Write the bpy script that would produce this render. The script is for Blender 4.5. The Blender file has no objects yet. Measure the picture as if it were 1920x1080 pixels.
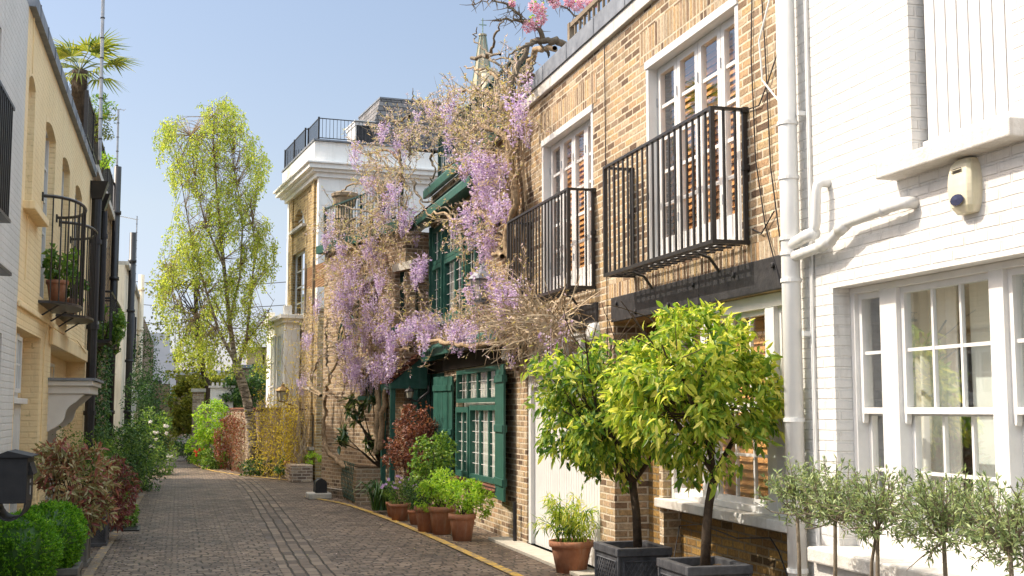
import bpy, math, random
from mathutils import Vector, Matrix
random.seed(7)
R = random.random
U = random.uniform
PI = math.pi
sc = bpy.context.scene
COL = sc.collection

# ------------------------------------------------------------------ camera
F = 2300.0; H = 1.6
TH = math.atan(228 / F); PSI = math.atan(625 / F * math.cos(TH))
FW = Vector((math.sin(PSI) * math.cos(TH), math.cos(PSI) * math.cos(TH), math.sin(TH)))
RT = Vector((math.cos(PSI), -math.sin(PSI), 0)); UP = RT.cross(FW)
CP = Vector((0, 0, H))
def ray(px, py): return FW * F + RT * (px - 960) + UP * (540 - py)
def onX(px, py, X): d = ray(px, py); return CP + d * (X / d.x)
def onY(px, py, Y): d = ray(px, py); return CP + d * (Y / d.y)
def onZ(px, py, Z=0.0): d = ray(px, py); return CP + d * ((Z - H) / d.z)

cd = bpy.data.cameras.new("camera"); cam = bpy.data.objects.new("camera", cd); COL.objects.link(cam)
cd.sensor_width = 36; cd.lens = F / 1920 * 36; cd.clip_end = 2000; cd.clip_start = .05
cam.matrix_world = Matrix(((RT.x, UP.x, -FW.x, CP.x), (RT.y, UP.y, -FW.y, CP.y), (RT.z, UP.z, -FW.z, CP.z), (0, 0, 0, 1)))
sc.camera = cam

# ------------------------------------------------------------------ light
SUN = Vector((-1, .36, 1.12)).normalized()
w = bpy.data.worlds.new("World"); sc.world = w; w.use_nodes = True
nt = w.node_tree; nt.nodes.clear()
sky = nt.nodes.new('ShaderNodeTexSky'); sky.sky_type = 'NISHITA'; sky.sun_disc = False
sky.sun_elevation = math.asin(SUN.z); sky.sun_rotation = math.atan2(SUN.x, SUN.y)
sky.air_density = 1.0; sky.dust_density = .7; sky.ozone_density = 2.2; sky.altitude = 50
bg = nt.nodes.new('ShaderNodeBackground'); bg.inputs[1].default_value = .15
wo = nt.nodes.new('ShaderNodeOutputWorld')
# sky gain by elevation; the warm overhead boost is added fill for shaded facades
sky_gain = nt.nodes.new('ShaderNodeMix'); sky_gain.data_type = 'RGBA'; sky_gain.blend_type = 'MULTIPLY'; sky_gain.inputs[0].default_value = 1
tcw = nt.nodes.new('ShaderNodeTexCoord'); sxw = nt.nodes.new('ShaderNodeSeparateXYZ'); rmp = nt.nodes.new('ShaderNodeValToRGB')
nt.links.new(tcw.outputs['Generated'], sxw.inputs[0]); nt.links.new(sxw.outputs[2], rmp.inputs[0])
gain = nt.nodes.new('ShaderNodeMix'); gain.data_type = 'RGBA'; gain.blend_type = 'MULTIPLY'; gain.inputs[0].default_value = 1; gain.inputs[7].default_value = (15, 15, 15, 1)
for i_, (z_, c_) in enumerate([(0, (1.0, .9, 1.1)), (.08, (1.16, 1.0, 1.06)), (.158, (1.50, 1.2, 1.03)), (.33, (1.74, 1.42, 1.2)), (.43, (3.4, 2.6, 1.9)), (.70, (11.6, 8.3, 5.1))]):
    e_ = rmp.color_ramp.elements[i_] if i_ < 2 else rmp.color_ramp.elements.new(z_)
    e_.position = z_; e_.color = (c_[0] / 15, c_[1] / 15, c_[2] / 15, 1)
nt.links.new(rmp.outputs[0], gain.inputs[6]); nt.links.new(gain.outputs[2], sky_gain.inputs[7])
nt.links.new(sky.outputs[0], sky_gain.inputs[6]); nt.links.new(sky_gain.outputs[2], bg.inputs[0]); nt.links.new(bg.outputs[0], wo.inputs[0])
sl = bpy.data.lights.new("sun", 'SUN'); sl.energy = 5.0; sl.angle = math.radians(.5); sl.color = (1, .94, .83)
so = bpy.data.objects.new("sun", sl); COL.objects.link(so)
so.rotation_mode = 'QUATERNION'; so.rotation_quaternion = SUN.to_track_quat('Z', 'Y'); so.location = (-20, 20, 30)
sc.view_settings.view_transform = 'Standard'; sc.view_settings.look = 'None'
sc.cycles.max_bounces = 10; sc.cycles.diffuse_bounces = 5; sc.cycles.glossy_bounces = 3; sc.cycles.transparent_max_bounces = 8
sc.view_settings.exposure = 0; sc.view_settings.gamma = 1

# ------------------------------------------------------------------ materials
class NT:
    def __init__(s, name):
        s.m = bpy.data.materials.new(name); s.m.use_nodes = True
        s.t = s.m.node_tree; s.t.nodes.clear()
        s.out = s.n('ShaderNodeOutputMaterial')
    def n(s, typ, **kw):
        o = s.t.nodes.new(typ)
        for k, v in kw.items(): setattr(o, k, v)
        return o
    def l(s, a, b): s.t.links.new(a, b)
    def ramp(s, fac, stops, interp='LINEAR'):
        r = s.n('ShaderNodeValToRGB'); e = r.color_ramp; e.interpolation = interp
        while len(e.elements) > 1: e.elements.remove(e.elements[-1])
        for i, (p, c) in enumerate(stops):
            el = e.elements[0] if i == 0 else e.elements.new(p)
            el.position = p; el.color = (c[0], c[1], c[2], 1)
        s.l(fac, r.inputs[0]); return r.outputs[0]
    def noise(s, vec, scale, detail=4, rough=.6):
        o = s.n('ShaderNodeTexNoise'); o.inputs['Scale'].default_value = scale
        o.inputs['Detail'].default_value = detail; o.inputs['Roughness'].default_value = rough
        if vec is not None: s.l(vec, o.inputs['Vector'])
        return o.outputs[0]
    def mix(s, fac, a, b, mode='MIX'):
        o = s.n('ShaderNodeMix', data_type='RGBA', blend_type=mode)
        for v, i in ((fac, 0), (a, 6), (b, 7)):
            if isinstance(v, (int, float)): o.inputs[i].default_value = v
            elif isinstance(v, tuple): o.inputs[i].default_value = (*v, 1)
            else: s.l(v, o.inputs[i])
        return o.outputs[2]
    def math(s, op, a, b=0.0):
        o = s.n('ShaderNodeMath', operation=op)
        for v, i in ((a, 0), (b, 1)):
            if isinstance(v, (int, float)): o.inputs[i].default_value = v
            else: s.l(v, o.inputs[i])
        return o.outputs[0]
    def bump(s, h, dist, strength=1.0):
        o = s.n('ShaderNodeBump'); o.inputs['Distance'].default_value = dist; o.inputs['Strength'].default_value = strength
        s.l(h, o.inputs['Height']); return o.outputs[0]
    def bsdf(s, col, rough=.8, normal=None, metal=0.0, spec=.3):
        b = s.n('ShaderNodeBsdfPrincipled')
        if isinstance(col, tuple): b.inputs['Base Color'].default_value = (*col, 1)
        else: s.l(col, b.inputs['Base Color'])
        if isinstance(rough, (int, float)): b.inputs['Roughness'].default_value = rough
        else: s.l(rough, b.inputs['Roughness'])
        b.inputs['Metallic'].default_value = metal; b.inputs['Specular IOR Level'].default_value = spec
        if normal is not None: s.l(normal, b.inputs['Normal'])
        s.l(b.outputs[0], s.out.inputs[0]); return b
    def obj(s): return s.n('ShaderNodeTexCoord').outputs['Object']

def plain(name, c1, c2, scale=3, rough=.75, bump=.0, bscale=60, metal=0.0, spec=.3, streak=None):
    t = NT(name); v = t.obj()
    n1 = t.noise(v, scale, 6, .65); col = t.ramp(n1, [(.3, c1), (.72, c2)])
    if streak:   # dark rain streaks running down
        mp = t.n('ShaderNodeMapping'); mp.inputs['Scale'].default_value = (9, 9, .7); t.l(v, mp.inputs[0])
        f = t.ramp(t.noise(mp.outputs[0], 1.6, 5, .7), [(.5, (0, 0, 0)), (.78, (1, 1, 1))])
        col = t.mix(t.math('MULTIPLY', f, .55), col, streak)
    nm = t.bump(t.noise(v, bscale, 5, .6), bump) if bump else None
    t.bsdf(col, rough, nm, metal, spec); return t.m

def brickmat(name, stops, mortar, bw=.2, bh=.0665, ms=.010, bump=.012, dirt=(.12, .09, .065), dirtamt=.4, painted=None, vert=False, rough=.9, off=.5):
    t = NT(name); v = t.obj()
    sx = t.n('ShaderNodeSeparateXYZ'); t.l(v, sx.inputs[0])
    wob = t.math('MULTIPLY', t.math('SUBTRACT', t.noise(v, 5, 2), .5), .012)
    u = t.math('ADD', sx.outputs[0], sx.outputs[1]); zz = t.math('ADD', sx.outputs[2], wob)
    cx = t.n('ShaderNodeCombineXYZ')
    t.l(zz if vert else u, cx.inputs[0]); t.l(u if vert else zz, cx.inputs[1])
    b = t.n('ShaderNodeTexBrick'); b.offset = off
    b.inputs['Scale'].default_value = 1; b.inputs['Mortar Size'].default_value = ms
    b.inputs['Mortar Smooth'].default_value = .35; b.inputs['Brick Width'].default_value = bw; b.inputs['Row Height'].default_value = bh
    b.inputs['Color1'].default_value = (0, 0, 0, 1); b.inputs['Color2'].default_value = (1, 1, 1, 1); b.inputs['Mortar'].default_value = (.5, .5, .5, 1)
    t.l(cx.outputs[0], b.inputs['Vector'])
    fine = t.noise(v, 38, 6, .7); big = t.noise(v, 1.1, 4, .6)
    if painted:
        c1, c2 = painted
        col = t.ramp(t.math('ADD', t.math('MULTIPLY', big, .6), t.math('MULTIPLY', fine, .4)), [(.35, c1), (.65, c2)])
        mp = t.n('ShaderNodeMapping'); mp.inputs['Scale'].default_value = (5, 5, .5); t.l(v, mp.inputs[0])
        st = t.ramp(t.noise(mp.outputs[0], 1.7, 5, .7), [(.52, (0, 0, 0)), (.8, (1, 1, 1))])
        gr = t.math('MULTIPLY', t.ramp(sx.outputs[2], [(0, (1, 1, 1)), (.9, (0, 0, 0))]), t.ramp(t.noise(v, 6, 5, .7), [(.35, (0, 0, 0)), (.7, (1, 1, 1))]))
        col = t.mix(t.math('MULTIPLY', t.math('MAXIMUM', t.math('MULTIPLY', st, .4), t.math('MULTIPLY', gr, .7)), 1.0), col, dirt)
        cr = t.ramp(t.math('MULTIPLY', b.outputs['Fac'], t.ramp(t.noise(v, 9, 5, .7), [(.5, (0, 0, 0)), (.68, (1, 1, 1))])), [(.3, (0, 0, 0)), (1, (1, 1, 1))])
        col = t.mix(t.math('MULTIPLY', cr, dirtamt), col, dirt)
    else:
        col = t.ramp(b.outputs['Color'], stops)
        spl = t.ramp(fine, [(.36, (.5, .47, .45)), (.6, (1.12, 1.08, 1.02))])
        col = t.mix(.75, col, spl, 'MULTIPLY')
        d = t.ramp(t.noise(v, 15, 5, .75), [(.52, (0, 0, 0)), (.72, (1, 1, 1))])
        col = t.mix(t.math('MULTIPLY', d, dirtamt), col, dirt)
        mc = t.mix(t.ramp(t.noise(v, 20, 4), [(.4, (0, 0, 0)), (.7, (1, 1, 1))]), mortar, tuple(x * .7 for x in mortar))
        col = t.mix(b.outputs['Fac'], col, mc)
        mp = t.n('ShaderNodeMapping'); mp.inputs['Scale'].default_value = (4, 4, .45); t.l(v, mp.inputs[0])
        st = t.ramp(t.noise(mp.outputs[0], 1.5, 5, .7), [(.5, (0, 0, 0)), (.75, (1, 1, 1))])
        top = t.ramp(t.math('DIVIDE', sx.outputs[2], 6.0), [(0, (.8, .8, .8)), (.1, (.1, .1, .1)), (.72, (.1, .1, .1)), (.87, (1, 1, 1))])
        col = t.mix(t.math('MULTIPLY', t.math('MULTIPLY', st, top), .75), col, (.10, .08, .06))
        col = t.mix(.5, col, t.ramp(big, [(.28, (.58, .55, .53)), (.5, (.9, .88, .86)), (.72, (1.04, 1.02, .99))]), 'MULTIPLY')
    h = t.math('ADD', t.math('MULTIPLY', t.math('SUBTRACT', 1.0, b.outputs['Fac']), 1.0), t.math('MULTIPLY', fine, .55))
    h = t.math('ADD', h, t.math('MULTIPLY', b.outputs['Color'], .35))
    t.bsdf(col, rough, t.bump(h, bump), 0, .15); return t.m

STOCK = [(0, (.13, .09, .065)), (.12, (.22, .15, .10)), (.26, (.36, .265, .17)), (.45, (.45, .35, .225)), (.6, (.52, .38, .205)), (.74, (.47, .315, .19)), (.87, (.56, .47, .34)), (1, (.28, .205, .145))]
M = {}
M['brick_stock'] = brickmat('london stock brick', STOCK, (.66, .57, .43))
M['brick_soldier'] = brickmat('soldier course brick', STOCK, (.66, .57, .43), vert=True, bh=.07, bw=.24, off=0)
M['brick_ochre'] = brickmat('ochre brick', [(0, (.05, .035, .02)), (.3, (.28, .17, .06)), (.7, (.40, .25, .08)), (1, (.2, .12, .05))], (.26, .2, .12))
M['brick_angled'] = brickmat('weathered dark stock brick', [(0, (.14, .105, .075)), (.25, (.34, .25, .165)), (.6, (.52, .385, .24)), (1, (.38, .285, .2))], (.6, .5, .37))
M['brick_gold'] = brickmat('golden stock brick', [(0, (.3, .2, .09)), (.4, (.54, .39, .18)), (.8, (.64, .48, .23)), (1, (.42, .29, .14))], (.6, .52, .36))
M['brick_brown'] = brickmat('brown mews brick', [(0, (.09, .065, .045)), (.4, (.3, .21, .13)), (1, (.42, .3, .19))], (.42, .35, .26))
M['brick_garden'] = brickmat('garden wall brick', [(0, (.2, .15, .12)), (.5, (.45, .35, .25)), (1, (.56, .46, .34))], (.58, .5, .4))
M['paint_white_brick'] = brickmat('white painted brick', None, None, painted=((.60, .585, .555), (.70, .685, .655)), dirt=(.36, .32, .27), dirtamt=.5, ms=.010, bump=.006, rough=.65)
M['paint_yellow_brick'] = brickmat('yellow painted brick', None, None, painted=((.88, .66, .36), (.95, .76, .46)), dirt=(.42, .31, .14), dirtamt=.5, ms=.012, bump=.006, rough=.7)
M['yellow_render'] = plain('yellow painted render', (.88, .66, .36), (.95, .76, .46), 2, .7, .004, 40, streak=(.35, .24, .1))
M['white_render'] = plain('white painted render', (.62, .605, .58), (.71, .695, .665), 1.5, .7, .004, 45, streak=(.5, .46, .38))
M['cream_render'] = plain('cream render', (.78, .66, .48), (.88, .77, .60), 1.2, .8, .004, 40, streak=(.3, .24, .15))
M['white_paint'] = plain('white gloss paint', (.63, .62, .595), (.71, .70, .68), 6, .4, .0015, 60, spec=.4)
M['white_plastic'] = plain('white plastic pipe', (.62, .62, .60), (.72, .72, .70), 3, .4, spec=.4, streak=(.45, .42, .36))
M['white_plank'] = plain('white painted planks', (.60, .59, .57), (.68, .67, .65), 4, .5, .002, 30)
M['black_iron'] = plain('black painted iron', (.014, .012, .011), (.036, .031, .029), 25, .4, .001, 90, spec=.5)
M['black_board'] = plain('black painted timber', (.018, .018, .02), (.055, .052, .052), 8, .5, .004, 25)
M['black_plastic'] = plain('black cast pipe', (.010, .010, .012), (.025, .024, .026), 8, .4, spec=.5)
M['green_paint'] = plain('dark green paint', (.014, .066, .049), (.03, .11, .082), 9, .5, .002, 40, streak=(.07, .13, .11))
M['green_dark'] = plain('deep green iron', (.006, .03, .022), (.012, .045, .035), 9, .5)  # deeper green for the terrace railings and turned house windows
M['stone'] = plain('weathered stone sill', (.42, .39, .33), (.62, .58, .5), 7, .85, .006, 40, streak=(.15, .13, .1))
M['white_stone'] = plain('white painted stone', (.52, .495, .45), (.66, .635, .59), 7, .8, .006, 40, streak=(.3, .25, .19))
M['lead'] = plain('lead flashing', (.13, .14, .16), (.26, .28, .31), 5, .55, .004, 14, spec=.4)
M['lead_planter'] = plain('lead look planter', (.03, .03, .034), (.10, .10, .106), 11, .5, .003, 30, spec=.4)
M['grey_planter'] = plain('grey planter', (.10, .095, .085), (.18, .17, .15), 6, .7, .002, 40)
M['slate'] = brickmat('slate roof', [(0, (.16, .165, .175)), (.5, (.23, .235, .25)), (1, (.3, .3, .32))], (.08, .08, .085), bw=.26, bh=.13, ms=.012, dirtamt=.1)
M['tile'] = brickmat('red clay tiles', [(0, (.14, .06, .04)), (.5, (.27, .12, .08)), (1, (.36, .18, .12))], (.05, .03, .025), bw=.17, bh=.1, ms=.012, dirtamt=.3)
M['terracotta'] = plain('terracotta', (.26, .105, .055), (.44, .2, .11), 6, .85, .003, 30, streak=(.45, .36, .28))
M['letterbox'] = plain('matt black steel', (.016, .016, .017), (.024, .024, .025), 12, .65, .0008, 120, spec=.2)
M['white_villa'] = plain('bright white villa paint', (.84, .82, .78), (.92, .90, .86), 1.3, .7, .004, 45, streak=(.6, .56, .5))
M['stone_dark'] = plain('sooty stone', (.14, .105, .07), (.34, .26, .17), 6, .9, .02, 20)
M['soil'] = plain('potting soil', (.03, .018, .01), (.16, .11, .06), 45, .95, .02, 60)
M['bark_dark'] = plain('dark bark', (.035, .022, .014), (.10, .07, .045), 18, .9, .006, 50)
M['bark_tan'] = plain('tan wisteria bark', (.15, .10, .055), (.42, .31, .19), 20, .9, .008, 45)
M['twig'] = plain('dry wisteria twigs', (.24, .18, .115), (.56, .45, .31), 12, .9)
M['bark_grey'] = plain('grey gnarled bark', (.10, .08, .055), (.25, .2, .14), 16, .9, .006, 45)
M['wood'] = plain('weathered wood', (.16, .12, .08), (.3, .24, .17), 8, .85, .004, 40)
M['slat_fence'] = brickmat('slatted cedar fence', [(0, (.36, .2, .1)), (1, (.5, .32, .18))], (.06, .04, .02), bw=3, bh=.05, ms=.012, dirtamt=.1)
M['blind'] = plain('orange wooden blind', (.60, .27, .08), (.78, .42, .16), 6, .5, spec=.3)
M['curtain'] = plain('white net curtain', (.76, .73, .66), (.88, .86, .8), 4, .95)
M['blind_white'] = plain('pale roller blind', (.72, .74, .67), (.80, .82, .75), 3, .95)
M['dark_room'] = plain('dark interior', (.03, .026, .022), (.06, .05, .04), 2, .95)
M['alarm_cream'] = plain('aged cream plastic', (.62, .56, .40), (.74, .69, .54), 5, .4, streak=(.42, .44, .26))
M['lens'] = plain('blue strobe lens', (.02, .02, .05), (.05, .06, .11), 6, .12, spec=.6)
M['bronze'] = plain('brass lantern', (.16, .10, .04), (.34, .22, .1), 10, .4, metal=.7)
M['lamp_glass'] = plain('frosted lamp glass', (.3, .28, .22), (.42, .4, .32), 6, .35)
M['concrete'] = plain('concrete threshold', (.36, .33, .27), (.5, .46, .38), 8, .9, .004, 50)
M['yard'] = plain('grey tarmac', (.05, .05, .048), (.09, .085, .08), 3, .95, .004, 60)
M['pale_wall'] = plain('pale lilac render', (.46, .46, .48), (.56, .56, .57), 1, .85)
M['spire_stone'] = plain('spire stone', (.36, .31, .21), (.52, .46, .34), 1.5, .9, .03, 6)
M['verdigris'] = plain('verdigris copper', (.2, .3, .26), (.34, .44, .38), 2, .7)
M['gate_red'] = plain('dark red gate', (.055, .02, .016), (.09, .035, .026), 4, .7)
M['steel'] = plain('galvanised steel', (.3, .31, .33), (.45, .46, .48), 8, .4, metal=.5)
M['petal_pink'] = None

def birchbark():
    t = NT('white birch bark'); v = t.obj()
    mp = t.n('ShaderNodeMapping'); mp.inputs['Scale'].default_value = (2, 2, 9); t.l(v, mp.inputs[0])
    c = t.ramp(t.noise(mp.outputs[0], 2.2, 5, .75), [(.40, (.05, .035, .025)), (.52, (.34, .28, .21)), (.7, (.6, .54, .45))])
    t.bsdf(c, .85, t.bump(t.noise(v, 30), .01)); return t.m
M['birch'] = birchbark()

def glassmat(name, tint=(.93, .95, .94), refl=1.0):
    t = NT(name)
    tr = t.n('ShaderNodeBsdfTransparent'); tr.inputs[0].default_value = (*tint, 1)
    gl = t.n('ShaderNodeBsdfGlossy'); gl.inputs['Roughness'].default_value = .02; gl.inputs[0].default_value = (.95, .97, 1, 1)
    fr = t.n('ShaderNodeFresnel'); fr.inputs[0].default_value = 1.5
    mx = t.n('ShaderNodeMixShader'); t.l(t.math('MULTIPLY', fr.outputs[0], refl), mx.inputs[0])
    t.l(tr.outputs[0], mx.inputs[1]); t.l(gl.outputs[0], mx.inputs[2]); t.l(mx.outputs[0], t.out.inputs[0]); return t.m
M['glass'] = glassmat('window glass', refl=.3)
M['glass_shiny'] = glassmat('old reflective glass', (.75, .78, .77), 1.6)

M['glass_dark'] = plain('dark reflecting pane', (.03, .035, .035), (.12, .13, .12), 9, .06, spec=.8)
def leafmat(name, stops, trans=.4, rough=.42, spec=.35, trans_tint=None):
    t = NT(name)
    g = t.n('ShaderNodeNewGeometry')
    col = t.ramp(g.outputs['Random Per Island'], stops)
    p = t.n('ShaderNodeBsdfPrincipled'); t.l(col, p.inputs['Base Color'])
    p.inputs['Roughness'].default_value = rough; p.inputs['Specular IOR Level'].default_value = spec
    tl = t.n('ShaderNodeBsdfTranslucent'); t.l(t.mix(.6, col, t.mix(1.0, col, trans_tint or (1.7, 1.7, .8), "MULTIPLY")), tl.inputs[0])
    mx = t.n('ShaderNodeMixShader'); mx.inputs[0].default_value = trans
    t.l(p.outputs[0], mx.inputs[1]); t.l(tl.outputs[0], mx.inputs[2]); t.l(mx.outputs[0], t.out.inputs[0]); return t.m
M['leaf_citrus'] = leafmat('citrus leaf', trans=.5, stops=[(0, (.06, .14, .02)), (.22, (.18, .30, .035)), (.55, (.40, .48, .06)), (.85, (.58, .59, .11)), (1, (.72, .66, .2))])
M['leaf_citrus_green'] = leafmat('greener citrus leaf', [(0, (.035, .10, .018)), (.5, (.11, .22, .035)), (1, (.26, .36, .07))])
M['leaf_olive'] = leafmat('olive leaf', [(0, (.10, .15, .06)), (.55, (.235, .305, .135)), (1, (.42, .48, .22))], .25)
M['leaf_olive_tip'] = leafmat('olive shoot', [(0, (.2, .27, .06)), (1, (.36, .4, .14))], .35)
M['leaf_birch'] = leafmat('birch leaf', [(0, (.20, .29, .04)), (.5, (.38, .46, .065)), (1, (.6, .62, .13))], .5)
M['leaf_box'] = leafmat('box leaf', [(0, (.035, .13, .01)), (.5, (.13, .32, .02)), (1, (.28, .5, .035))], .3)
M['leaf_dark'] = leafmat('dark evergreen leaf', [(0, (.02, .055, .015)), (.6, (.06, .14, .03)), (1, (.15, .25, .05))], .2)
M['leaf_mid'] = leafmat('mid green leaf', [(0, (.05, .12, .02)), (.6, (.15, .27, .04)), (1, (.3, .4, .07))], .35)
M['leaf_lime'] = leafmat('lime leaf', [(0, (.13, .28, .02)), (.6, (.3, .47, .04)), (1, (.48, .6, .07))], .45)
M['leaf_photinia'] = leafmat('variegated red leaf', [(0, (.22, .06, .06)), (.25, (.36, .13, .09)), (.45, (.34, .24, .11)), (.7, (.22, .24, .09)), (.9, (.45, .4, .22)), (1, (.6, .54, .36))], .3)
M['leaf_redshrub'] = leafmat('purple red leaf', [(0, (.12, .03, .035)), (.6, (.26, .07, .07)), (1, (.2, .2, .07))], .3)
M['leaf_maple'] = leafmat('bronze maple leaf', [(0, (.08, .025, .02)), (.5, (.19, .065, .04)), (1, (.38, .16, .09))], .3)
M['leaf_magnolia'] = leafmat('magnolia leaf', [(0, (.015, .05, .012)), (.7, (.05, .10, .02)), (1, (.22, .22, .05))], .15, .3, .6)
M['leaf_yellow'] = leafmat('yellow vine leaf', [(0, (.34, .28, .05)), (.5, (.62, .48, .05)), (1, (.74, .6, .1))], .4)
M['leaf_creeper'] = leafmat('red creeper leaf', [(0, (.12, .03, .025)), (.6, (.27, .08, .05)), (1, (.2, .16, .05))], .3)
M['leaf_autumn'] = leafmat('yellow green tree leaf', [(0, (.11, .14, .02)), (.6, (.26, .27, .03)), (1, (.38, .33, .06))], .45)
M['leaf_bract'] = leafmat('wisteria young shoot', [(0, (.36, .26, .14)), (.35, (.54, .43, .25)), (.5, (.58, .44, .5)), (.8, (.66, .52, .62)), (.82, (.58, .52, .22)), (1, (.6, .56, .22))], .35)
M['leaf_palm'] = leafmat('palm leaf', [(0, (.05, .09, .015)), (.6, (.16, .2, .03)), (1, (.34, .33, .06))], .35)
M['petal_wisteria'] = leafmat('wisteria petal', [(0, (.42, .28, .52)), (.35, (.60, .46, .67)), (.7, (.74, .62, .77)), (1, (.86, .79, .83))], .4, .7, .1, trans_tint=(1.05, 1, 1.05))
M['petal_pink'] = leafmat('cherry petal', [(0, (.70, .33, .44)), (.5, (.82, .52, .62)), (1, (.9, .72, .76))], .4, .7, .1, trans_tint=(1.05, 1, 1.05))
M['petal_white'] = leafmat('white petal', [(0, (.7, .68, .6)), (1, (.82, .8, .76))], .3, .7, .1, trans_tint=(1.05, 1, 1.05))
M['petal_mauve'] = leafmat('mauve daisy petal', [(0, (.45, .25, .5)), (1, (.7, .5, .72))], .3, .7, .1, trans_tint=(1.05, 1, 1.05))
M['petal_red'] = leafmat('red petal', [(0, (.6, .06, .02)), (1, (.75, .12, .08))], .3, .7, .1, trans_tint=(1.05, 1, 1.05))

def settmat(name, stops, bw, bh, uv=False, off=.5):
    t = NT(name); v = t.n('ShaderNodeTexCoord').outputs['UV' if uv else 'Object']
    wn = t.n('ShaderNodeTexNoise'); wn.inputs['Scale'].default_value = 3.2; wn.inputs['Detail'].default_value = 2; t.l(v, wn.inputs['Vector'])
    va = t.n('ShaderNodeVectorMath', operation='MULTIPLY_ADD'); t.l(wn.outputs['Color'], va.inputs[0])
    va.inputs[1].default_value = (.07, .05, 0); t.l(v, va.inputs[2])
    b = t.n('ShaderNodeTexBrick'); b.offset = off; b.squash = 1.25; b.squash_frequency = 3
    b.inputs['Scale'].default_value = 1; b.inputs['Mortar Size'].default_value = .014; b.inputs['Mortar Smooth'].default_value = .8
    b.inputs['Brick Width'].default_value = bw; b.inputs['Row Height'].default_value = bh
    b.inputs['Color1'].default_value = (0, 0, 0, 1); b.inputs['Color2'].default_value = (1, 1, 1, 1); b.inputs['Mortar'].default_value = (.5, .5, .5, 1)
    t.l(va.outputs[0], b.inputs['Vector'])
    col = t.ramp(b.outputs['Color'], stops)
    o = t.obj(); fine = t.noise(o, 45, 5, .7)
    col = t.mix(.6, col, t.ramp(fine, [(.35, (.5, .48, .46)), (.65, (1.2, 1.17, 1.12))]), 'MULTIPLY')
    col = t.mix(b.outputs['Fac'], col, (.065, .054, .042))
    col = t.mix(.75, col, t.ramp(t.noise(o, .55, 5, .6), [(.28, (.5, .49, .48)), (.5, (.95, .93, .9)), (.72, (1.35, 1.27, 1.18))]), 'MULTIPLY')
    stn = t.ramp(t.noise(o, 1.3, 6, .72), [(.52, (0, 0, 0)), (.68, (1, 1, 1))]); col = t.mix(t.math('MULTIPLY', stn, .55), col, (.05, .045, .04))
    mos = t.ramp(t.noise(o, 2.3, 5, .7), [(.58, (0, 0, 0)), (.72, (1, 1, 1))]); col = t.mix(t.math('MULTIPLY', t.math('MULTIPLY', mos, b.outputs['Fac']), .7), col, (.07, .085, .03))
    h = t.math('ADD', t.math('SUBTRACT', 1.0, b.outputs['Fac']), t.math('ADD', t.math('MULTIPLY', fine, .3), t.math('MULTIPLY', b.outputs['Color'], .45)))
    rg = t.ramp(fine, [(.3, (.5, .5, .5)), (.7, (.8, .8, .8))])
    t.bsdf(col, rg, t.bump(h, .02), 0, .25); return t.m
SETT = [(0, (.12, .088, .064)), (.3, (.205, .155, .115)), (.6, (.265, .20, .145)), (.85, (.33, .26, .195)), (1, (.155, .125, .104))]
M['setts'] = settmat('granite setts', SETT, .125, .085)
M['setts_long'] = settmat('channel setts', [(p_, tuple(q_ * .86 for q_ in c_)) for p_, c_ in SETT], .26, .125, True)

def linemat(a=.40, b=.56, nm='worn yellow road paint'):
    t = NT(nm); o = t.obj()
    f = t.ramp(t.noise(o, 9, 6, .75), [(a, (0, 0, 0)), (b, (1, 1, 1))])
    col = t.mix(f, (.2, .16, .12), (.58, .37, .07))
    t.bsdf(col, .8, t.bump(t.noise(o, 18, 4), .02)); return t.m
M['yellow_line'] = linemat(); M['yellow_line_worn'] = linemat(.52, .68, 'mostly worn yellow road paint')

# ------------------------------------------------------------------ mesh building
INV = {}
def thing(name, label, cat, loc=(0, 0, 0), rotz=0.0, group=None):
    o = bpy.data.objects.new(name, None); COL.objects.link(o); o.empty_display_size = .2
    o.location = loc; o.rotation_euler = (0, 0, rotz)
    o['label'] = label; o['category'] = cat
    if group: o['group'] = group
    INV[o] = (Matrix.Translation(Vector(loc)) @ Matrix.Rotation(rotz, 4, 'Z')).inverted()
    return o
def tag(o, label, cat, group=None):
    o['label'] = label; o['category'] = cat
    if group: o['group'] = group
    return o

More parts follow.
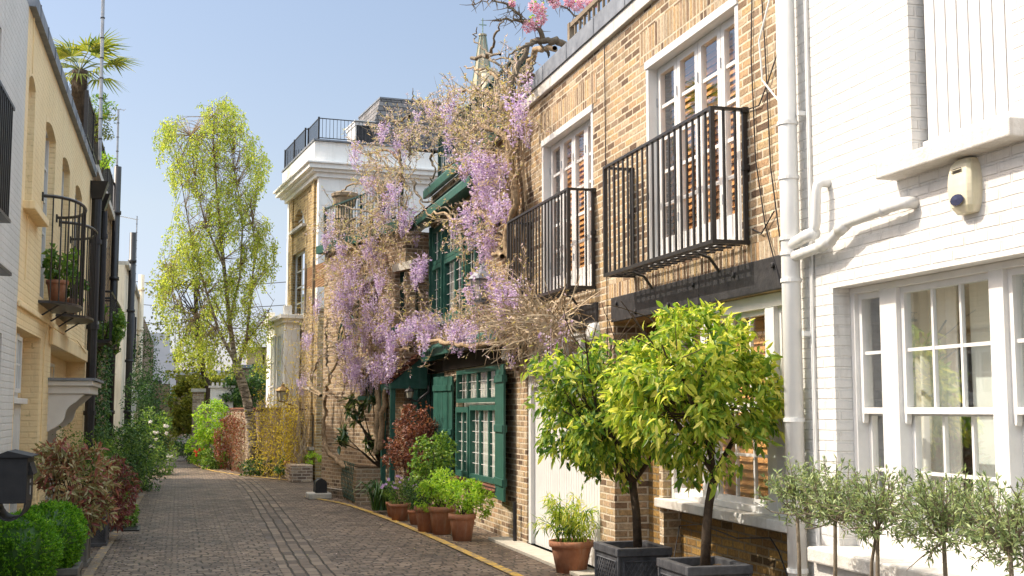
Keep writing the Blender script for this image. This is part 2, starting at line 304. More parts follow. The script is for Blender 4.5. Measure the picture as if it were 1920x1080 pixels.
PLANTY = {'gnarled_branches', 'leaves', 'stems', 'twigs', 'trunk', 'branches', 'flowers', 'blossom', 'shoots', 'fronds', 'leaf_stalks', 'fibre', 'core', 'wall'}
class MB:
    def __init__(s): s.v = []; s.f = []; s.uv = None
    def quad(s, *p):
        k = len(s.v); s.v += [tuple(q) for q in p]; s.f.append(tuple(range(k, k + len(p))))
    def box(s, x0, x1, y0, y1, z0, z1):
        if x0 > x1: x0, x1 = x1, x0
        if y0 > y1: y0, y1 = y1, y0
        if z0 > z1: z0, z1 = z1, z0
        k = len(s.v)
        s.v += [(x0, y0, z0), (x1, y0, z0), (x1, y1, z0), (x0, y1, z0), (x0, y0, z1), (x1, y0, z1), (x1, y1, z1), (x0, y1, z1)]
        s.f += [tuple(k + i for i in q) for q in ((0, 3, 2, 1), (4, 5, 6, 7), (0, 1, 5, 4), (1, 2, 6, 5), (2, 3, 7, 6), (3, 0, 4, 7))]
        return s
    def hexa(s, pts):   # 8 arbitrary corners, bottom 4 then top 4
        k = len(s.v); s.v += [tuple(p) for p in pts]
        s.f += [tuple(k + i for i in q) for q in ((0, 3, 2, 1), (4, 5, 6, 7), (0, 1, 5, 4), (1, 2, 6, 5), (2, 3, 7, 6), (3, 0, 4, 7))]
    def tube(s, pts, rad, n=6, cap=True):
        pts = [Vector(p) for p in pts]
        if not isinstance(rad, (list, tuple)): rad = [rad] * len(pts)
        k0 = len(s.v); L = len(pts)
        d0 = (pts[1] - pts[0]).normalized()
        a = d0.orthogonal().normalized()
        for i, p in enumerate(pts):
            d = (pts[min(i + 1, L - 1)] - pts[max(i - 1, 0)])
            d = d.normalized() if d.length > 1e-9 else d0
            a = a - d * a.dot(d)
            a = a.normalized() if a.length > 1e-6 else d.orthogonal().normalized()
            b = d.cross(a)
            for j in range(n):
                t = 2 * PI * j / n
                s.v.append(tuple(p + (a * math.cos(t) + b * math.sin(t)) * rad[i]))
        for i in range(L - 1):
            for j in range(n):
                s.f.append((k0 + i * n + j, k0 + i * n + (j + 1) % n, k0 + (i + 1) * n + (j + 1) % n, k0 + (i + 1) * n + j))
        if cap:
            s.f.append(tuple(k0 + j for j in range(n))[::-1]); s.f.append(tuple(k0 + (L - 1) * n + j for j in range(n)))
        return s
    def lathe(s, prof, c, n=20):
        k0 = len(s.v)
        for r, z in prof:
            for j in range(n):
                t = 2 * PI * j / n; s.v.append((c[0] + r * math.cos(t), c[1] + r * math.sin(t), c[2] + z))
        for i in range(len(prof) - 1):
            for j in range(n):
                s.f.append((k0 + i * n + j, k0 + i * n + (j + 1) % n, k0 + (i + 1) * n + (j + 1) % n, k0 + (i + 1) * n + j))
        return s
    def prism(s, poly, axis, a, b):   # poly in the two other axes
        n = len(poly); k = len(s.v)
        for t in (a, b):
            for p, q in poly:
                s.v.append((t, p, q) if axis == 'x' else (p, t, q) if axis == 'y' else (p, q, t))
        s.f.append(tuple(range(k, k + n))); s.f.append(tuple(range(k + n, k + 2 * n))[::-1])
        for i in range(n): s.f.append((k + i, k + (i + 1) % n, k + n + (i + 1) % n, k + n + i))
        return s
    def leaf(s, p, d, up, L, W, fold=.25, droop=.25):   # simple folded diamond
        d = d.normalized(); sd = d.cross(up)
        sd = sd.normalized() if sd.length > 1e-5 else d.orthogonal().normalized()
        n = sd.cross(d)
        k = len(s.v)
        m = p + d * (L * .45)
        s.v += [tuple(p), tuple(m + sd * (W * .5) + n * (W * fold)), tuple(p + d * L - n * (L * droop)), tuple(m - sd * (W * .5) + n * (W * fold)), tuple(m)]
        s.f += [(k, k + 1, k + 4), (k + 1, k + 2, k + 4), (k, k + 4, k + 3), (k + 4, k + 2, k + 3)]
    def bigleaf(s, p, d, up, L, W, fold=.22, droop=.3):   # curved leaf with pointed tip
        d = d.normalized(); sd = d.cross(up)
        sd = sd.normalized() if sd.length > 1e-5 else d.orthogonal().normalized()
        n = sd.cross(d); k = len(s.v)
        for t, wd in ((.0, .12), (.28, .46), (.62, .42), (.86, .2)):
            c = p + d * (L * t) - n * (L * droop * t * t)
            s.v += [tuple(c - sd * (W * wd) + n * (W * wd * fold * 2)), tuple(c), tuple(c + sd * (W * wd) + n * (W * wd * fold * 2))]
        s.v.append(tuple(p + d * L - n * (L * droop)))
        for i in range(3):
            a = k + 3 * i
            s.f += [(a, a + 1, a + 4, a + 3), (a + 1, a + 2, a + 5, a + 4)]
        s.f += [(k + 9, k + 10, k + 12), (k + 10, k + 11, k + 12)]
    def pieces(s):
        n = len(s.v); par = list(range(n))
        def find(a):
            while par[a] != a: par[a] = par[par[a]]; a = par[a]
            return a
        for f in s.f:
            r0 = find(f[0])
            for q in f[1:]: par[find(q)] = r0
        key = {}
        for i, p in enumerate(s.v):
            k = (round(p[0], 4), round(p[1], 4), round(p[2], 4))
            if k in key: par[find(i)] = find(key[k])
            else: key[k] = i
        isl = {}
        for i in range(n): isl.setdefault(find(i), []).append(i)
        if len(isl) < 2 or len(isl) > 90: return [s]
        B = []
        for r, idx in isl.items():
            lo = [min(s.v[i][a] for i in idx) for a in range(3)]; hi = [max(s.v[i][a] for i in idx) for a in range(3)]; B.append((r, lo, hi, max(h - l for h, l in zip(hi, lo))))
        g = list(range(len(B)))
        def gf(a):
            while g[a] != a: a = g[a]
            return a
        for i in range(len(B)):
            for j in range(i):
                d = math.sqrt(sum(max(0, B[i][1][a] - B[j][2][a], B[j][1][a] - B[i][2][a]) ** 2 for a in range(3)))
                if d < max(.02, .49 * max(B[i][3], B[j][3])): g[gf(i)] = gf(j)
        grp = {}
        for i, b in enumerate(B): grp.setdefault(gf(i), set()).add(b[0])
        if len(grp) < 2: return [s]
        out = []
        for rs in grp.values():
            mp = {}; o = MB()
            for i in range(n):
                if find(i) in rs: mp[i] = len(o.v); o.v.append(s.v[i])
            o.f = [tuple(mp[q] for q in f) for f in s.f if f[0] in mp]; out.append(o)
        return out
    def build(s, name, mat, parent=None, smooth=False, **kw):
        if s.uv is None and parent is not None and len(s.f) < 4000 and name not in PLANTY:
            ps = s.pieces()
            obs = [p.build1(name, mat, parent, smooth, **kw) for p in ps]
            return obs[0]
        return s.build1(name, mat, parent, smooth, **kw)
    def build1(s, name, mat, parent=None, smooth=False, local=False, loc=None, kind=None, bevel=0):
        me = bpy.data.meshes.new(name)
        v = s.v
        if parent is not None and not local:
            mi = INV[parent]; v = [tuple(mi @ Vector(p)) for p in v]
        elif loc is not None:
            lx, ly, lz = loc; v = [(p[0] - lx, p[1] - ly, p[2] - lz) for p in v]
        me.from_pydata(v, [], s.f); me.validate(clean_customdata=False)
        if s.uv:
            ul = me.uv_layers.new(name='UVMap')
            for lp in me.loops: ul.data[lp.index].uv = s.uv[lp.vertex_index]
        me.materials.append(M[mat] if isinstance(mat, str) else mat)
        if smooth: me.polygons.foreach_set('use_smooth', [True] * len(me.polygons))
        o = bpy.data.objects.new(name, me); COL.objects.link(o)
        if parent is not None: o.parent = parent; INV[o] = INV[parent]
        elif loc is not None: o.location = loc
        if kind: o['kind'] = kind
        if bevel:
            b = o.modifiers.new('bevel', 'BEVEL'); b.width = bevel; b.segments = 2; b.limit_method = 'ANGLE'
        return o

def wallx(mb, X, y0, y1, z0, z1, holes, s, dep):
    """vertical wall in the plane X facing s, with rectangular openings that get reveals of depth dep"""
    ys = sorted({y0, y1, *[h[0] for h in holes], *[h[1] for h in holes]}); ys = [y for y in ys if y0 <= y <= y1]
    zs = sorted({z0, z1, *[h[2] for h in holes], *[h[3] for h in holes]}); zs = [z for z in zs if z0 <= z <= z1]
    for a, b in zip(ys, ys[1:]):
        for c, d in zip(zs, zs[1:]):
            my, mz = (a + b) / 2, (c + d) / 2
            if any(h[0] < my < h[1] and h[2] < mz < h[3] for h in holes): continue
            q = [(X, a, c), (X, b, c), (X, b, d), (X, a, d)]
            mb.quad(*(q if s > 0 else q[::-1]))
    for h in holes:
        dd = h[4] if len(h) > 4 else dep
        a, b, c, d = h[:4]; Xi = X - s * dd
        mb.quad((X, a, c), (Xi, a, c), (Xi, a, d), (X, a, d)); mb.quad((X, b, d), (Xi, b, d), (Xi, b, c), (X, b, c))
        mb.quad((X, a, d), (Xi, a, d), (Xi, b, d), (X, b, d)); mb.quad((X, b, c), (Xi, b, c), (Xi, a, c), (X, a, c))
def shell(mb, X, y0, y1, z1, s, deep=5.0):
    Xb = X - s * deep
    mb.quad((X, y0, 0), (Xb, y0, 0), (Xb, y0, z1), (X, y0, z1)); mb.quad((X, y1, 0), (X, y1, z1), (Xb, y1, z1), (Xb, y1, 0))
    mb.quad((Xb, y0, 0), (Xb, y1, 0), (Xb, y1, z1), (Xb, y0, z1)); mb.quad((X, y0, z1), (Xb, y0, z1), (Xb, y1, z1), (X, y1, z1))

def window(parent, X, y0, y1, z0, z1, cols, rows, s, mat='white_paint', fr=.045, bar=.022, dep=.05, glass='glass', bottom=None, name='window', local=False, mull=None, lead=None):
    """framed window; outer face in the plane X. mull: extra thick vertical mullions at these y. lead: (cols, rows) of fine lead cames"""
    Xi = X - s * dep; m = MB(); bt = bottom or fr
    m.box(X, Xi, y0, y0 + fr, z0, z1); m.box(X, Xi, y1 - fr, y1, z0, z1)
    m.box(X, Xi, y0 + fr, y1 - fr, z0, z0 + bt); m.box(X, Xi, y0 + fr, y1 - fr, z1 - fr, z1)
    Xa, Xc = X - s * dep * .25, X - s * dep * .8
    ya, yb, za, zb = y0 + fr, y1 - fr, z0 + bt, z1 - fr
    for i in range(1, cols):
        y = ya + (yb - ya) * i / cols; m.box(Xa, Xc, y - bar / 2, y + bar / 2, za, zb)
    for j in range(1, rows):
        z = za + (zb - za) * j / rows; m.box(Xa - s * .003, Xc + s * .003, ya, yb, z - bar / 2, z + bar / 2)
    for y in (mull or []): m.box(X - s * .002, Xi, y - fr * .6, y + fr * .6, za, zb)
    o = m.build(name, mat, parent, local=local)
    Xg = X - s * dep * .55
    g = MB(); g.quad((Xg, ya, za), (Xg, yb, za), (Xg, yb, zb), (Xg, ya, zb)); g.build('pane', glass, o, local=local)
    if lead:
        ld = MB(); Xl = Xg + s * .006
        for i in range(1, lead[0]):
            y = ya + (yb - ya) * i / lead[0]; ld.box(Xl, Xl - s * .01, y - .003, y + .003, za, zb)
        for j in range(1, lead[1]):
            z = za + (zb - za) * j / lead[1]; ld.box(Xl + s * .002, Xl - s * .009, ya, yb, z - .003, z + .003)
        ld.build('lead_came', 'white_paint', o, local=local)
    return o

def slats(parent, X, y0, y1, z0, z1, s, mat='blind', pitch=.06, name='blind'):
    m = MB(); z = z0
    while z < z1:
        m.hexa([(X, y0, z), (X + s * .006, y0, z), (X + s * .006, y1, z), (X, y1, z),
                (X - s * .03, y0, z + pitch * 1.04), (X - s * .024, y0, z + pitch * 1.04), (X - s * .024, y1, z + pitch * 1.04), (X - s * .03, y1, z + pitch * 1.04)])
        z += pitch
    return m.build(name, mat, parent)
def folds(parent, X, y0, y1, z0, z1, s, mat='curtain', name='curtain', amp=.03, wl=.09, local=False):
    m = MB(); n = max(4, int((y1 - y0) / .018)); k = 0
    for i in range(n + 1):
        y = y0 + (y1 - y0) * i / n; x = X + amp * math.sin(2 * PI * y / wl + 1.3 * math.sin(y * 7))
        m.v += [(x, y, z0), (x, y, z1)]
        if i: m.f.append((2 * i - 2, 2 * i, 2 * i + 1, 2 * i - 1))
    return m.build(name, mat, parent, True, local=local)

def rv(): 
    while True:
        v = Vector((U(-1, 1), U(-1, 1), U(-1, 1)))
        if .05 < v.length <= 1: return v
def rdir(): return rv().normalized()

# ------------------------------------------------------------------ ground
g = MB(); g.quad((-300, -300, 0), (300, -300, 0), (300, 500, 0), (-300, 500, 0)); g.build('ground', 'yard', kind='structure')
g = MB(); g.quad((-1.55, -4, .004), (3.98, -4, .004), (3.98, 100, .004), (-1.55, 100, .004)); g.build('road', 'setts', kind='structure')
def strip(path, w, z, mat, name, kind='structure'):
    m = MB(); m.uv = []; acc = 0; P = []
    for i in range(len(path) - 1):   # densify with a smooth spline
        p0, p1, p2, p3 = [Vector((*path[max(0, min(len(path) - 1, j))], 0)) for j in (i - 1, i, i + 1, i + 2)]
        for k in range(10):
            t = k / 10; P.append(.5 * ((2 * p1) + (p2 - p0) * t + (2 * p0 - 5 * p1 + 4 * p2 - p3) * t * t + (3 * p1 - p0 - 3 * p2 + p3) * t ** 3))
    P.append(Vector((*path[-1], 0)))
    for i, p in enumerate(P):
        d = (P[min(i + 1, len(P) - 1)] - P[max(i - 1, 0)]).normalized(); n = Vector((-d.y, d.x, 0)) * w / 2
        if i: acc += (p - P[i - 1]).length
        m.v += [(p.x + n.x, p.y + n.y, z), (p.x - n.x, p.y - n.y, z)]; m.uv += [(acc, 0), (acc, w)]
        if i: m.f.append((2 * i - 2, 2 * i - 1, 2 * i + 1, 2 * i))
    return m.build(name, mat, kind=kind)
strip([(1.35, -3), (1.31, 6), (1.30, 12.3), (1.42, 19), (1.5, 26.8), (1.25, 33), (.55, 42), (-.1, 52), (-.5, 70)], .56, .010, 'setts_long', 'drainage_channel')
strip([(3.35, 2), (3.22, 9), (3.18, 11.8), (3.1, 15.6), (2.95, 18.8), (2.72, 21.2), (2.28, 22.9)], .10, .016, 'yellow_line', 'road_marking')
strip([(-.82, 2), (-.8, 12.9), (-.7, 19), (-.63, 24), (-.55, 30)], .10, .016, 'yellow_line_worn', 'road_marking')
strip([(2.5, 28.2), (2.1, 29.3), (1.3, 31.6), (.75, 34.3), (.3, 40)], .09, .016, 'yellow_line', 'road_marking')
g = MB(); g.box(3.72, 3.998, 11.3, 14.9, .0, .035); g.build('pavement', 'concrete', kind='structure')

# ================================================================== RIGHT SIDE
XR = 4.0
# ---- white house nearest the camera
h = thing('white_house', 'white painted brick house with sash windows, planked shutter and white pipes at right', 'house', (XR, 4.8, 0))
m = MB(); wallx(m, XR, 2.0, 7.5, 0, 5.9, [(5.15, 6.05, 3.02, 4.9, .11), (2.6, 6.97, .75, 2.37, .17)], -1, .15); shell(m, XR, 2.0, 7.5, 5.9, -1)
m.build('wall', 'paint_white_brick', h)
m = MB(); m.box(3.86, 4.02, 5.02, 6.22, 2.925, 3.022); m.build('sill', 'white_stone', h, bevel=.01)
m = MB(); m.box(3.80, 4.17, 2.5, 7.02, .66, .752); m.box(3.86, 3.998, 2.5, 7.05, .0, .66); m.build('ledge', 'white_stone', h, bevel=.012)
m = MB(); y = 5.2
while y < 6.0:
    m.box(4.072, 4.10, y, min(y + .092, 6.02), 3.12, 4.88); y += .101
m.box(4.06, 4.10, 5.16, 6.04, 3.055, 3.12)
m.build('shutter', 'white_plank', h, bevel=.004)
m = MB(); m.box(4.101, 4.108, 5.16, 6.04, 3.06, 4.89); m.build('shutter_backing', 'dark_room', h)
def sash(y0, y1, cols, lbl=None):
    o = window(h, 4.15, y0, y1, 1.575, 2.33, cols, 2, -1, fr=.038, bar=.02, dep=.04, name='window')
    window(h, 4.20, y0, y1, .86, 1.60, cols, 2, -1, fr=.038, bar=.02, dep=.04, name='window')
    mm = MB()
    for yy in (y0, y1 - .03):   # sash horns
        mm.prism([(yy, 1.576), (yy + .03, 1.576), (yy + .026, 1.53), (yy + .01, 1.515), (yy + .002, 1.535)], 'x', 4.152, 4.185)
    mm.build('sash_horn', 'white_paint', o)
sash(6.63, 6.92, 1); sash(5.58, 6.45, 3); sash(4.95, 5.46, 2); sash(3.9, 4.75, 3)
m = MB()
for a, b in ((6.92, 6.97), (6.45, 6.63), (5.46, 5.58), (4.75, 4.95), (2.6, 3.9)): m.box(4.12, 4.24, a, b, .752, 2.368)
m.box(4.115, 4.24, 2.6, 6.968, 2.33, 2.369); m.box(4.118, 4.26, 2.6, 6.968, .7525, .86)
m.build('window_frame', 'white_paint', h, bevel=.004)
m = MB(); m.quad((4.52, 3.5, .8), (4.52, 6.30, .8), (4.52, 6.30, 2.4), (4.52, 3.5, 2.4)); m.build('blind', 'blind_white', h)
folds(h, 4.42, 6.30, 7.0, .8, 2.4, -1, 'curtain')
# pipes
pm = MB(); PX = 3.90
pm.tube([(PX, 7.33, 0.0), (PX, 7.33, 5.9)], .062, 20)
dp = pm.build('drainpipe', 'white_plastic', h, True)
pm = MB()
for z in (.55, 1.05, 2.72, 2.44, 1.52, 3.5, 3.13, 2.62):
    pm.tube([(PX, 7.33, z), (PX, 7.33, z + .025)], .070, 20)
for z in (3.55, 2.08): pm.box(3.93, 4.0, 7.23, 7.26, z, z + .03)
pm.build('pipe_bracket', 'white_plastic', dp)
e1 = [(4.02, 6.98, 3.05), (3.94, 6.98, 3.05), (3.915, 6.98, 3.03), (3.91, 6.985, 2.99), (3.91, 7.0, 2.78), (3.91, 7.03, 2.735), (PX, 7.1, 2.72), (PX, 7.33, 2.68)]
pm = MB(); pm.tube(e1, .03, 14); pm.tube([(PX, 7.0, 2.725), (PX, 7.1, 2.72), (PX, 7.33, 2.68)], .042, 14); pm.build('waste_pipe', 'white_plastic', h, True)
e2 = [(4.02, 6.03, 2.765), (3.95, 6.03, 2.765), (3.92, 6.06, 2.762), (3.91, 6.2, 2.755), (3.91, 6.62, 2.735), (3.91, 6.72, 2.70), (3.91, 6.82, 2.655), (3.91, 6.95, 2.63), (PX, 7.33, 2.605)]
pm = MB(); pm.tube(e2, .034, 14)
for p, q in ((e2[3], (3.91, 6.25, 2.753)), (e2[4], e2[5]), (e2[6], e2[7])): pm.tube([p, q], .04, 14)
pm.build('waste_pipe', 'white_plastic', h, True)
pm = MB()
for yy in (7.215, 7.195): pm.tube([(3.985, yy, 0), (3.985, yy + .01, 2.2), (3.985, yy, 2.55), (3.985, yy - .005, 5.8)], .008, 6)
pm.build('cable', 'white_plastic', h)
# alarm box
def alarm(parent, X, yc, z0, z1, wd, dp, mat):
    mm = MB(); n = 9; zc = (z0 + z1) / 2
    prof = []
    for i in range(n):
        t = -1 + 2 * i / (n - 1); prof.append((zc + t * (z1 - z0) / 2, (wd / 2) * (1 - .26 * t * t) * (.86 if abs(t) == 1 else 1), dp * (1 - .25 * t * t) * (.8 if abs(t) == 1 else 1)))
    k = len(mm.v)
    for z, hw, d in prof: mm.v += [(X, yc - hw, z), (X - d * .75, yc - hw, z), (X - d, yc - hw * .8, z), (X - d, yc + hw * .8, z), (X - d * .75, yc + hw, z), (X, yc + hw, z)]
    for i in range(n - 1):
        for j in range(5): mm.f.append((k + i * 6 + j, k + i * 6 + j + 1, k + i * 6 + 7 + j, k + i * 6 + 6 + j))
    mm.f.append(tuple(range(k, k + 6))[::-1]); mm.f.append(tuple(range(k + (n - 1) * 6, k + n * 6)))
    o = mm.build('alarm_box', mat, parent, bevel=.004)
    return o
ab = alarm(h, XR, 5.53, 2.625, 2.915, .2, .085, 'alarm_cream')
m = MB(); k = 14
m.v += [(3.908, 5.53, 2.695)] + [(3.912, 5.53 + .058 * math.cos(2 * PI * i / k), 2.695 + .03 * math.sin(2 * PI * i / k)) for i in range(k)]
m.f += [(0, 1 + i, 1 + (i + 1) % k) for i in range(k)]; m.build('strobe_lens', 'lens', ab)
m = MB()
for i in range(3): m.box(3.9135, 3.918, 5.49, 5.57, 2.842 + i * .008, 2.845 + i * .008)
m.build('vent_slot', 'dark_room', ab)

# ---- brick house
h = thing('brick_house', 'London stock brick house with black iron balconies, white french windows and white garage door', 'house', (XR, 10.9, 0))
B0, B1 = 7.504, 14.25
m = MB(); wallx(m, XR, B0, B1, 0, 5.22, [(8.25, 10.15, 2.85, 4.72, .13), (11.63, 13.45, 2.85, 4.70, .13), (11.5, 14.12, 0, 2.42, .1), (7.56, 9.86, 0, 2.43, .16), (9.95, 11.07, 0, 2.43, .34)], -1, .12)
shell(m, XR, B0, B1, 5.22, -1)
m.build('wall', 'brick_stock', h)
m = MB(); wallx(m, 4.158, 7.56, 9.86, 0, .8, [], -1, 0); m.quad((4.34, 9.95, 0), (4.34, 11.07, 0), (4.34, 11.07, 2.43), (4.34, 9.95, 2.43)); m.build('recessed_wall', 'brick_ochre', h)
m = MB()
m.box(3.955, 4.4, B0, B1, 5.222, 5.36); m.build('cornice', 'white_stone', h, bevel=.008)
m = MB(); m.box(3.935, 4.5, B0, B1, 5.3605, 5.54)
for y in [B0 + .9 * i + .3 for i in range(8)]: m.box(3.929, 3.936, y, y + .015, 5.362, 5.535)
m.build('flashing', 'lead', h)
m = MB(); m.box(3.975, 4.14, 7.52, 11.07, 2.431, 2.665); m.box(3.97, 4.0, 9.0, 9.012, 2.432, 2.664); m.box(3.978, 4.1, 11.5, 12.7, 2.435, 2.665)
for y in (7.72, 8.35, 9.1, 9.62, 10.4, 10.9):
    m.tube([(3.98, y, 2.6 if int(y * 10) % 2 else 2.48), (3.955, y, 2.6 if int(y * 10) % 2 else 2.48)], .022, 8)
m.build('lintel', 'black_board', h, bevel=.006)
m = MB()
for a, b, z in ((8.1, 10.3, 4.722), (11.5, 13.58, 4.702)): m.quad((3.996, a, z), (3.996, b, z), (3.996, b, z + .30), (3.996, a, z + .30))
m.quad((3.996, 7.52, 2.668), (3.996, 11.2, 2.668), (3.996, 11.2, 2.80), (3.996, 7.52, 2.80))
m.build('soldier_course', 'brick_soldier', h)
def french(y0, y1, z0, z1):
    mm = MB(); X = 3.995
    mm.box(X, 4.13, y0, y0 + .06, z0, z1); mm.box(X, 4.13, y1 - .06, y1, z0, z1); mm.box(X - .012, 4.13, y0, y1, z1 - .07, z1 + .002); mm.box(X + .02, 4.13, y0 + .06, y1 - .06, z0, z0 + .05)
    fo = mm.build('window_lining', 'white_paint', h, bevel=.004)
    n = 4; wd = (y1 - y0 - .12) / n
    for i in range(n):
        a = y0 + .06 + i * wd
        window(h, 4.085, a + .004, a + wd - .004, z0 + .05, z1 - .072, 1, 5, -1, fr=.062, bar=.03, dep=.045, bottom=.2, name='french_door')
        mm = MB()
        for z in (z0 + .35, z0 + 1.45): mm.tube([(4.08, a + wd - .004, z), (4.08, a + wd - .004, z + .08)], .008, 6)
        mm.build('hinge', 'steel', h)
    slats(h, 4.22, y0 + .02, y1 - .02, z0 + .05, z1 - .05, -1)
french(8.25, 10.15, 2.85, 4.72); french(11.63, 13.45, 2.85, 4.70)
def balcony(y0, y1):
    X = 3.70; z0, z1 = 2.80, 3.815; mm = MB()
    for z, t in ((z1 - .022, .022), (z0, .03)):
        mm.box(X, X + .035, y0, y1, z, z + t)
        for y in (y0, y1 - .035): mm.box(X + .035, 4.0, y, y + .035, z, z + t)
    for y in (y0, y1 - .035): mm.box(X, X + .034, y + .0005, y + .0345, z0 + .03, z1 - .022); mm.box(3.96, 3.99, y + .002, y + .033, z0 + .03, z1 - .022)
    for y in (y0 - .01, y1 - .03): 
        for z in (3.78, 3.35): mm.box(3.955, 4.0, y - .005, y + .045, z, z + .04)
    b = mm.build('balcony', 'black_iron', h)
    n = round((y1 - y0) / .118)
    m0 = MB(); m0.box(-.006, .006, -.013, .013, 0, z1 - .022 - z0 - .03); 
    proto = None
    pts = [(X + .018, y0 + .017 + (y1 - y0 - .035) * i / n) for i in range(1, n)] + [(X + t, y) for t in (.11, .2) for y in (y0 + .017, y1 - .017)]
    for (x, y) in pts:
        if proto is None:
            proto = m0.build('baluster', 'black_iron', b, local=True); o = proto
        else: o = proto.copy(); COL.objects.link(o); o.parent = b
        o.location = (x - XR, y - 10.9, z0 + .03)
    mm = MB(); 
    for i in range(3): x = X + .085 + i * .08; mm.box(x, x + .008, y0 + .036, y1 - .036, z0 + .008, z0 + .024)
    k = round((y1 - y0) / .15)
    for i in range(1, k): y = y0 + (y1 - y0) * i / k; mm.box(X + .036, 3.99, y - .004, y + .004, z0 + .006, z0 + .02)
    for y in (y0 + .5, y1 - .5): mm.tube([(3.99, y, z0 - .16), (3.9, y, z0 - .04), (X + .1, y, z0 - .01)], .012, 6)
    mm.build('balcony_floor', 'black_iron', b)
balcony(8.12, 10.50); balcony(11.56, 13.92)
# garage door and transom
m = MB(); y = 11.62
while y < 14.0:
    m.box(4.072, 4.1, y, min(y + .077, 14.02), .03, 1.98); y += .0845
m.build('garage_door', 'white_plank', h, bevel=.003)
m = MB(); m.box(4.02, 4.1, 11.502, 11.62, 0.036, 2.418); m.box(4.02, 4.1, 14.02, 14.118, .036, 2.418); m.box(4.015, 4.11, 11.62, 14.02, 2.372, 2.419); m.box(4.018, 4.11, 11.62, 14.02, 1.98, 2.06)
m.box(4.03, 4.075, 11.62, 14.02, 1.86, 1.98)
m.build('door_frame', 'white_paint', h, bevel=.004)
for i in range(4): a = 11.62 + i * .6; window(h, 4.04, a, a + .6, 2.06, 2.372, 1, 1, -1, fr=.04, dep=.05, glass='glass_shiny')
m = MB(); m.quad((4.25, 11.6, 1.9), (4.25, 14.1, 1.9), (4.25, 14.1, 2.42), (4.25, 11.6, 2.42)); m.build('blind', 'blind_white', h)
ab = alarm(h, 3.998, 11.56, 2.27, 2.46, .2, .08, 'white_plastic')
# ground window with sill and wooden blind
for a, b, c in ((7.60, 7.92, 1), (8.06, 9.06, 3), (9.2, 9.80, 2)):
    window(h, 4.11, a, b, 1.62, 2.33, c, 2, -1, fr=.04, bar=.022, dep=.045); window(h, 4.125, a, b, .9, 1.62, c, 2, -1, fr=.04, bar=.022, dep=.045)
m = MB()
for a, b in ((7.562, 7.60), (7.92, 8.06), (9.06, 9.2), (9.80, 9.858)): m.box(4.07, 4.158, a, b, .85, 2.34)
m.box(4.065, 4.158, 7.562, 9.858, 2.33, 2.428); m.box(4.075, 4.158, 7.562, 9.858, .852, .9)
m.build('window_frame', 'white_paint', h, bevel=.004)
slats(h, 4.26, 7.6, 9.86, .9, 2.35, -1)
m = MB(); m.box(3.95, 4.158, 7.53, 9.95, .775, .85); m.build('sill', 'white_stone', h, bevel=.008)
m = MB()
for pts in ([(4.0, 9.7, .25), (4.12, 9.8, .62), (4.0, 9.1, .7), (3.98, 8.4, .66), (4.05, 8.0, .7), (4.06, 7.9, .62), (4.05, 7.72, .42), (4.04, 7.6, .55)],
            [(3.99, 7.95, 5.2), (3.985, 8.02, 4.2), (3.985, 7.98, 3.4), (3.985, 7.85, 2.9), (3.965, 7.6, 2.45)], [(3.99, 7.9, 5.2), (3.985, 7.8, 4.2), (3.985, 7.75, 3.3), (3.965, 7.56, 2.6), (3.965, 7.54, 2.45)],
            [(3.985, 8.1, 3.8), (3.98, 7.9, 3.78), (3.98, 7.75, 3.92), (3.985, 7.6, 4.1)], [(3.985, 8.05, 2.9), (3.98, 7.9, 2.85), (3.98, 7.7, 2.98)], [(3.985, 11.22, 5.2), (3.985, 11.2, 2.1)]):
    m.tube(pts, .0055, 5)
m.build('cable', 'black_plastic', h)
m = MB(); m.tube([(3.96, 7.62, 4.55), (3.9, 7.72, 4.2), (3.9, 7.68, 3.9), (3.92, 7.5, 3.72), (3.95, 7.42, 3.68)], .007, 6); m.build('cable', 'white_plastic', h)

# wooden roof terrace rail above the brick house
def rail(name, label, cat, p0, p1, z0, z1, pitch, mat, t=.02, post=.05, rails=2):
    p0, p1 = Vector(p0), Vector(p1); L = (p1 - p0).length; r = thing(name, label, cat, ((p0.x + p1.x) / 2, (p0.y + p1.y) / 2, z0))
    mm = MB(); mm.tube([(p0.x, p0.y, z1), (p1.x, p1.y, z1)], t * 1.2, 4)
    if rails > 1: mm.tube([(p0.x, p0.y, z0 + .08), (p1.x, p1.y, z0 + .08)], t, 4)
    mm.build('rail', mat, r)
    n = max(1, round(L / 1.6))
    for i in range(n + 1):
        p = p0.lerp(p1, i / n); mm = MB(); mm.box(p.x - post / 2, p.x + post / 2, p.y - post / 2, p.y + post / 2, z0, z1 + .03); mm.build('post', mat, r)
    mm = MB(); n = int(L / pitch)
    for i in range(1, n):
        p = p0.lerp(p1, i / n); mm.box(p.x - t * .4, p.x + t * .4, p.y - t * .4, p.y + t * .4, z0, z1)
    mm.build('bars', mat, r); return r
rail('terrace_railing', 'weathered wooden railing on the roof above the black balconies', 'railing', (4.12, 7.6, 0), (4.12, 12.7, 0), 5.54, 5.86, .15, 'wood', .03, .07)

